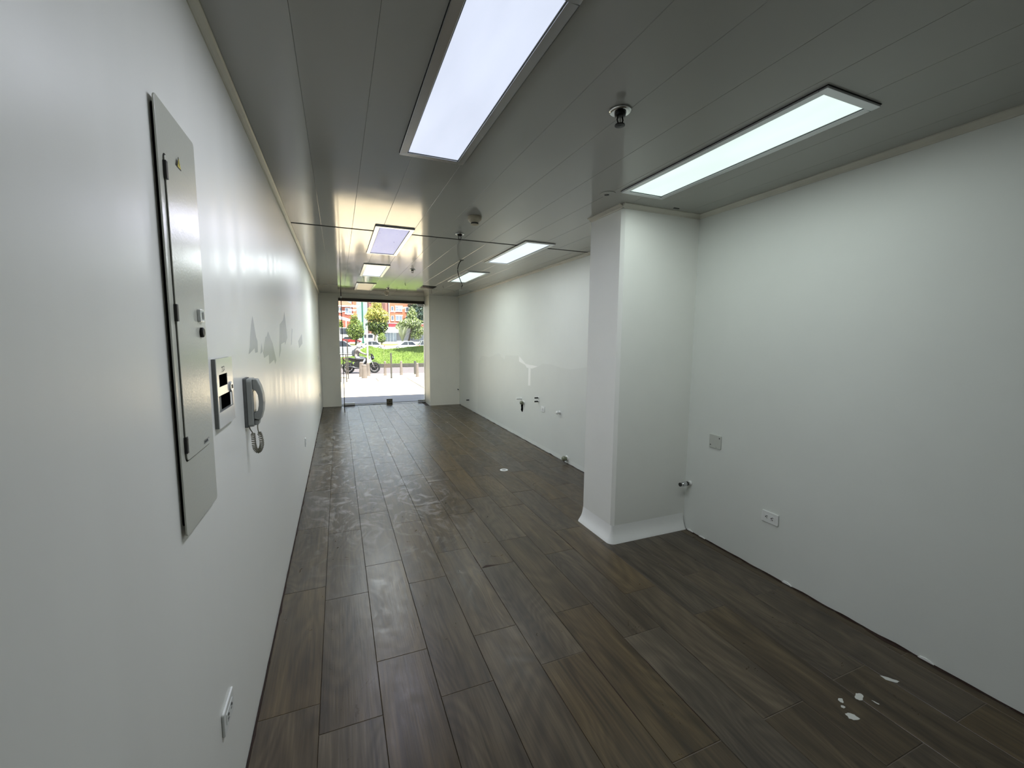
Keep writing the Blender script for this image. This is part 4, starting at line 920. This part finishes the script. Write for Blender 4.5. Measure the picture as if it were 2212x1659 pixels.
tree('dark_tree', 'big blue-green tree behind the right door jamb', (19.6, 112.4, .4), [([(0, 0, 0), (0, 0, 4), (.3, 0, 8)], .35)],
     [(0, 0, 7.5, 3.0, 2.4, 3.3), (1.6, 0, 5.0, 2.6, 2, 2.6), (-.6, 0, 9.8, 2.2, 2, 2.0), (2.2, 0, 9, 2.4, 2, 2.6), (-1.2, 0, 6.5, 1.6, 1.4, 1.8)], 6500, .28, [lf_b, lf_d], 7, mi=lambda p, r: 0 if r.random() < .6 else 1)
tree('edge_tree', 'sparse shrubby tree at the left door jamb', (1.0, 100, .4), [([(0, 0, 0), (0, 0, 3)], .10)], [(-.6, 0, 3.6, .9, .8, 1.5), (-.3, 0, 2.2, .9, .8, 1.2)], 700, .2, [lf_g, lf_d], 8, mi=lambda p, r: 0 if r.random() < .5 else 1)
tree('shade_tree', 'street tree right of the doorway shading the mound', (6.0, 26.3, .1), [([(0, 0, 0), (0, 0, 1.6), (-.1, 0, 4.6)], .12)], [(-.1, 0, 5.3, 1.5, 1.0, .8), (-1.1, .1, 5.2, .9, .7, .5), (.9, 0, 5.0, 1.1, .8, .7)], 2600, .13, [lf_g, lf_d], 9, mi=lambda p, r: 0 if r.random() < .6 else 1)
# young palm
lf_pp = leafm('palm_pale', (125, 131, 100), .15)
pm = thing('young_palm', 'young palm with upright pale fronds on the strip', 'palm', (9.62, 70.0, .0), group='street trees across the road')
MB().lathe([(.16, 0), (.13, .3), (.10, .6)], n=10).build('trunk', bark_l, pm)
rnd = random.Random(2)
for k in range(20):
    a = rnd.uniform(0, 2 * PI); sp = rnd.uniform(.25, 1.35); h = rnd.uniform(2.4, 3.6); mb = MB(); pts = []
    for i in range(9):
        t_ = i / 8; pts.append(Vector((math.cos(a) * sp * t_ ** 1.4, math.sin(a) * sp * t_ ** 1.4, .5 + h * t_ - .5 * sp * t_ ** 3)))
    sd_ = Vector((-math.sin(a), math.cos(a), 0))
    for i in range(8):
        p, q = pts[i], pts[i + 1]; w = .34 * math.sin(PI * (i + .6) / 9)
        for s_ in (-1, 1):
            for e in range(2):
                o_ = p + (q - p) * (e / 2); tip = o_ + sd_ * s_ * w + (q - p) * 1.1 + Vector((0, 0, .04))
                mb.face([o_, o_ + (q - p) * .45, tip])
    mb.tube(pts, [.022 * (1 - .8 * i / 8) for i in range(9)], 5)
    mb.build('frond', lf_pp, pm)

# green lamp pole
gp = thing('lamp_pole', 'tall dark green street lamp pole', 'lamp pole', (4.45, 86, .35))
greenm = mat('green_pole_paint', rgb(19, 78, 58), .4)
MB().lathe([(.24, 0), (.22, .3), (.16, .35), (.15, .6), (.13, 11.0)], n=12).build('shaft', greenm, gp, autos=.6)
MB().tube([(0, 0, 10.9), (.3, 0, 11.5), (1.4, 0, 11.8)], [.07, .06, .05], 8).build('arm', greenm, gp, smooth=True); MB().ball((1.7, 0, 11.75), (.4, .15, .08), 10, 6).build('lamp_head', alu, gp)

# ---------------------------------------------------------------- buildings
def brick(name, c):
    m = mat(name, rgb(*c), .85); n, l, b = nodes(m)
    tc = n.new('ShaderNodeTexCoord'); mp = N(n, 'ShaderNodeMapping'); mp.inputs['Rotation'].default_value = (PI / 2, 0, 0); l.new(tc.outputs['Object'], mp.inputs[0])
    br = N(n, 'ShaderNodeTexBrick', Scale=2.2); br.inputs['Color1'].default_value = rgb(*c); br.inputs['Color2'].default_value = rgb(*[int(q * .88) for q in c]); br.inputs['Mortar'].default_value = rgb(*[int(min(q * 1.08, 255)) for q in c])
    br.inputs['Mortar Size'].default_value = .012; l.new(mp.outputs[0], br.inputs[0]); l.new(br.outputs[0], b.inputs['Base Color']); return m
br_o = brick('orange_brick', (158, 90, 66)); br_r = brick('red_brick', (124, 68, 54)); br_p = brick('pink_brick', (131, 92, 82))
wframe = mat('window_frame_white', rgb(222, 220, 216), .5); pane = mat('window_pane', rgb(90, 100, 114), .12, 0, .6); pane_d = mat('window_pane_dark', rgb(66, 72, 84), .12, 0, .6)
tile_r = vary(mat('roof_terracotta', rgb(144, 100, 80), .8), (3, 3, 3), .12)
def window(parent, x0, x1, z0, z1, y, m=None, sill=True, split=True):
    f = MB(); g = .07
    f.box(x0 - g, x1 + g, y - .05, y + .1, z0 - g, z0).box(x0 - g, x1 + g, y - .05, y + .1, z1, z1 + g).box(x0 - g, x0, y - .05, y + .1, z0, z1).box(x1, x1 + g, y - .05, y + .1, z0, z1)
    if split: f.box((x0 + x1) / 2 - .04, (x0 + x1) / 2 + .04, y - .04, y + .1, z0, z1)
    w = f.build('window', wframe, parent); MB().box(x0, x1, y - .01, y + .05, z0, z1).build('pane', m or pane, w)
    if sill: MB().box(x0 - .15, x1 + .15, y - .14, y + .05, z0 - .16, z0 - .07).build('sill', wframe, w)
ob = thing('brick_building', 'orange brick apartment block behind the leafy tree', 'building', (0, 115, .4))
MB().box(12.6, 21.5, 0, 12, 0, 13.2).build('wall', br_o, ob)
MB().box(11.7, 12.6, .6, 12, 0, 12.6).build('side_wing', br_p, ob); MB().box(12.45, 12.62, -.12, 0, 3.6, 13.2).build('downpipe', wframe, ob)
for z0 in (5.6, 8.0, 10.6):
    for (x0, x1, m_, sp) in ((13.1, 13.65, pane_d, False), (14.28, 15.8, pane, True), (16.8, 18.3, pane_d, True), (19.2, 20.7, pane, True)): window(ob, x0, x1, z0, z0 + 1.1, -.02, m_, True, sp)
    MB().box(14.1, 16.0, -.1, 0, z0 + 1.18, z0 + 1.42).build('lintel', wframe, ob)
pb = thing('pink_building', 'pale pink brick block rising behind the tall tree', 'building', (0, 130, .5))
MB().box(8.6, 15.2, 0, 8, 0, 16).build('wall', br_p, pb)
for x0 in (8.95, 10.6, 12.4): window(pb, x0, x0 + .9, 11.2, 12.3, -.02, pane)
window(pb, 8.95, 9.85, 8.3, 9.4, -.02, pane); MB().box(8.4, 15.4, -.2, 8.2, 16, 16.4).build('parapet', br_p, pb)
hb = thing('brick_house', 'red brick house with gabled roof at the upper left', 'building', (0, 125, .4))
MB().box(-6, 4.0, 0, 9, 0, 9.6).build('wall', br_r, hb); MB().box(4.0, 4.95, -.6, 8, 0, 12.2).build('chimney_wall', br_o, hb)
MB().prism([(-7.5, 9.5), (4.0, 9.5), (4.0, 10.0), (-2.0, 13.2), (-7.5, 12.5)], -.4, 9.2).build('gable_roof', tile_r, hb)
MB().box(-6.2, 4.0, -.5, 0, 9.35, 9.65).build('eave', wframe, hb)
window(hb, 2.10, 3.62, 7.55, 9.0, -.02, pane); window(hb, .0, 1.15, 7.9, 9.1, -.02, pane); window(hb, -2.6, -1.1, 7.6, 9.0, -.02, pane)
MB().box(.4, 2.0, -.1, 0, 8.0, 8.2).build('stone_band', wframe, hb)
tn = thing('white_canopy', 'white sloping canopy roof below the brick house', 'canopy', (0, 108, .4))
cvw = mat('canopy_white', rgb(236, 236, 236), .6)
MB().prism([(-3.0, 7.2), (2.9, 5.3), (2.9, 5.0), (-3.0, 6.2)], 0, 6).build('roof_sheet', cvw, tn)
for x in (-2.5, .3, 1.9): MB().tube([(x, .3, 0), (x, .3, 5.6)], .09, 8).build('post', cvw, tn)
sh = thing('shop_front', 'low shop with red fascia, white awning and glass front', 'shop', (0, 104, .4))
MB().box(9.6, 24, 2.0, 5, 0, 4.6).build('wall', mat('shop_grey', rgb(113, 115, 117), .7), sh); MB().box(11.3, 20.2, .6, 2.0, 3.65, 4.45).build('red_fascia', mat('fascia_red', rgb(117, 21, 31), .5), sh)
MB().box(11.2, 20.3, .5, 2.0, 4.45, 4.58).build('fascia_cap', cvw, sh)
for (a, b) in ((9.9, 13.7), (16.8, 22.5)): MB().prism([(-1.0, 2.4), (.6, 3.6), (.6, 3.4), (-1.0, 2.25)], a, b, 'yz').build('awning', cvw, sh)
MB().box(9.8, 24, -.2, 1.9, -.1, .15).build('plinth', mat('plinth_grey', rgb(140, 140, 140), .8), sh)
for k in range(4):
    gp_ = MB().box(10.15 + .72 * k, 10.83 + .72 * k, .5, .58, .2, 2.3).build('glass_panel', mat('shop_glass', rgb(97, 109, 120), .12, 0, .6) if k == 0 else MATS['shop_glass'], sh)
    MB().box(10.10 + .72 * k, 10.15 + .72 * k, .46, .62, .15, 2.35).build('mullion', alu, gp_)
MB().box(16.8, 23, .5, .58, .2, 2.3).build('dark_window_band', pane_d, sh)
fe = thing('white_fence', 'white slatted gate between the tall tree trunks', 'fence', (0, 96, .4))
for k in range(8): MB().box(5.35, 7.5, -.02, .02, .12 + .23 * k, .27 + .23 * k).build('slat', mat('fence_white', rgb(170, 170, 172), .5) if k == 0 else MATS['fence_white'], fe)
for x in (5.3, 6.4, 7.5): MB().box(x - .05, x + .05, -.05, .05, 0, 2.0).build('fence_post', MATS['fence_white'], fe)
pl = thing('gate_pillar', 'white gate pillar at the right end of the fence', 'pillar', (7.9, 96, .4))
MB().box(-.24, .24, -.24, .24, 0, 2.85).build('shaft', MATS['fence_white'], pl); MB().box(-.32, .32, -.32, .32, 2.85, 3.0).build('cap', MATS['fence_white'], pl)
# hills behind the town
mb = MB(); nx, ny = 60, 14
for j in range(ny + 1):
    for i in range(nx + 1):
        x = -500 + 1300 * i / nx; y = 520 + 420 * j / ny
        mb.v.append((x, y, -5 + 190 * (j / ny) ** .8 * (1 + .28 * mnoise.noise(Vector((x * .004, y * .006, 1)))) + 10 * mnoise.noise(Vector((x * .02, y * .02, 3)))))
for j in range(ny):
    for i in range(nx):
        a = j * (nx + 1) + i; mb.f.append((a, a + 1, a + nx + 2, a + nx + 1)); mb.m.append(0)
tag(mb.build('hills', vary(mat('hill_forest', rgb(62, 73, 53), .9), (.03, .03, .03), .5, 8), smooth=True), 'forested hills closing the view above the houses', 'hill', kind='structure')
hz = bpy.data.materials.new('air_haze'); hz.use_nodes = True; n = hz.node_tree.nodes; l = hz.node_tree.links; n.remove(n['Principled BSDF'])
vs = N(n, 'ShaderNodeVolumeScatter', Density=.0020, Anisotropy=.2); vs.inputs['Color'].default_value = (.36, .55, 1.0, 1); l.new(vs.outputs[0], n['Material Output'].inputs['Volume'])
tag(MB().box(-500, 800, 170, 515, -8, 120).build('haze', hz), 'bluish haze in front of the distant hills', 'haze', kind='stuff')
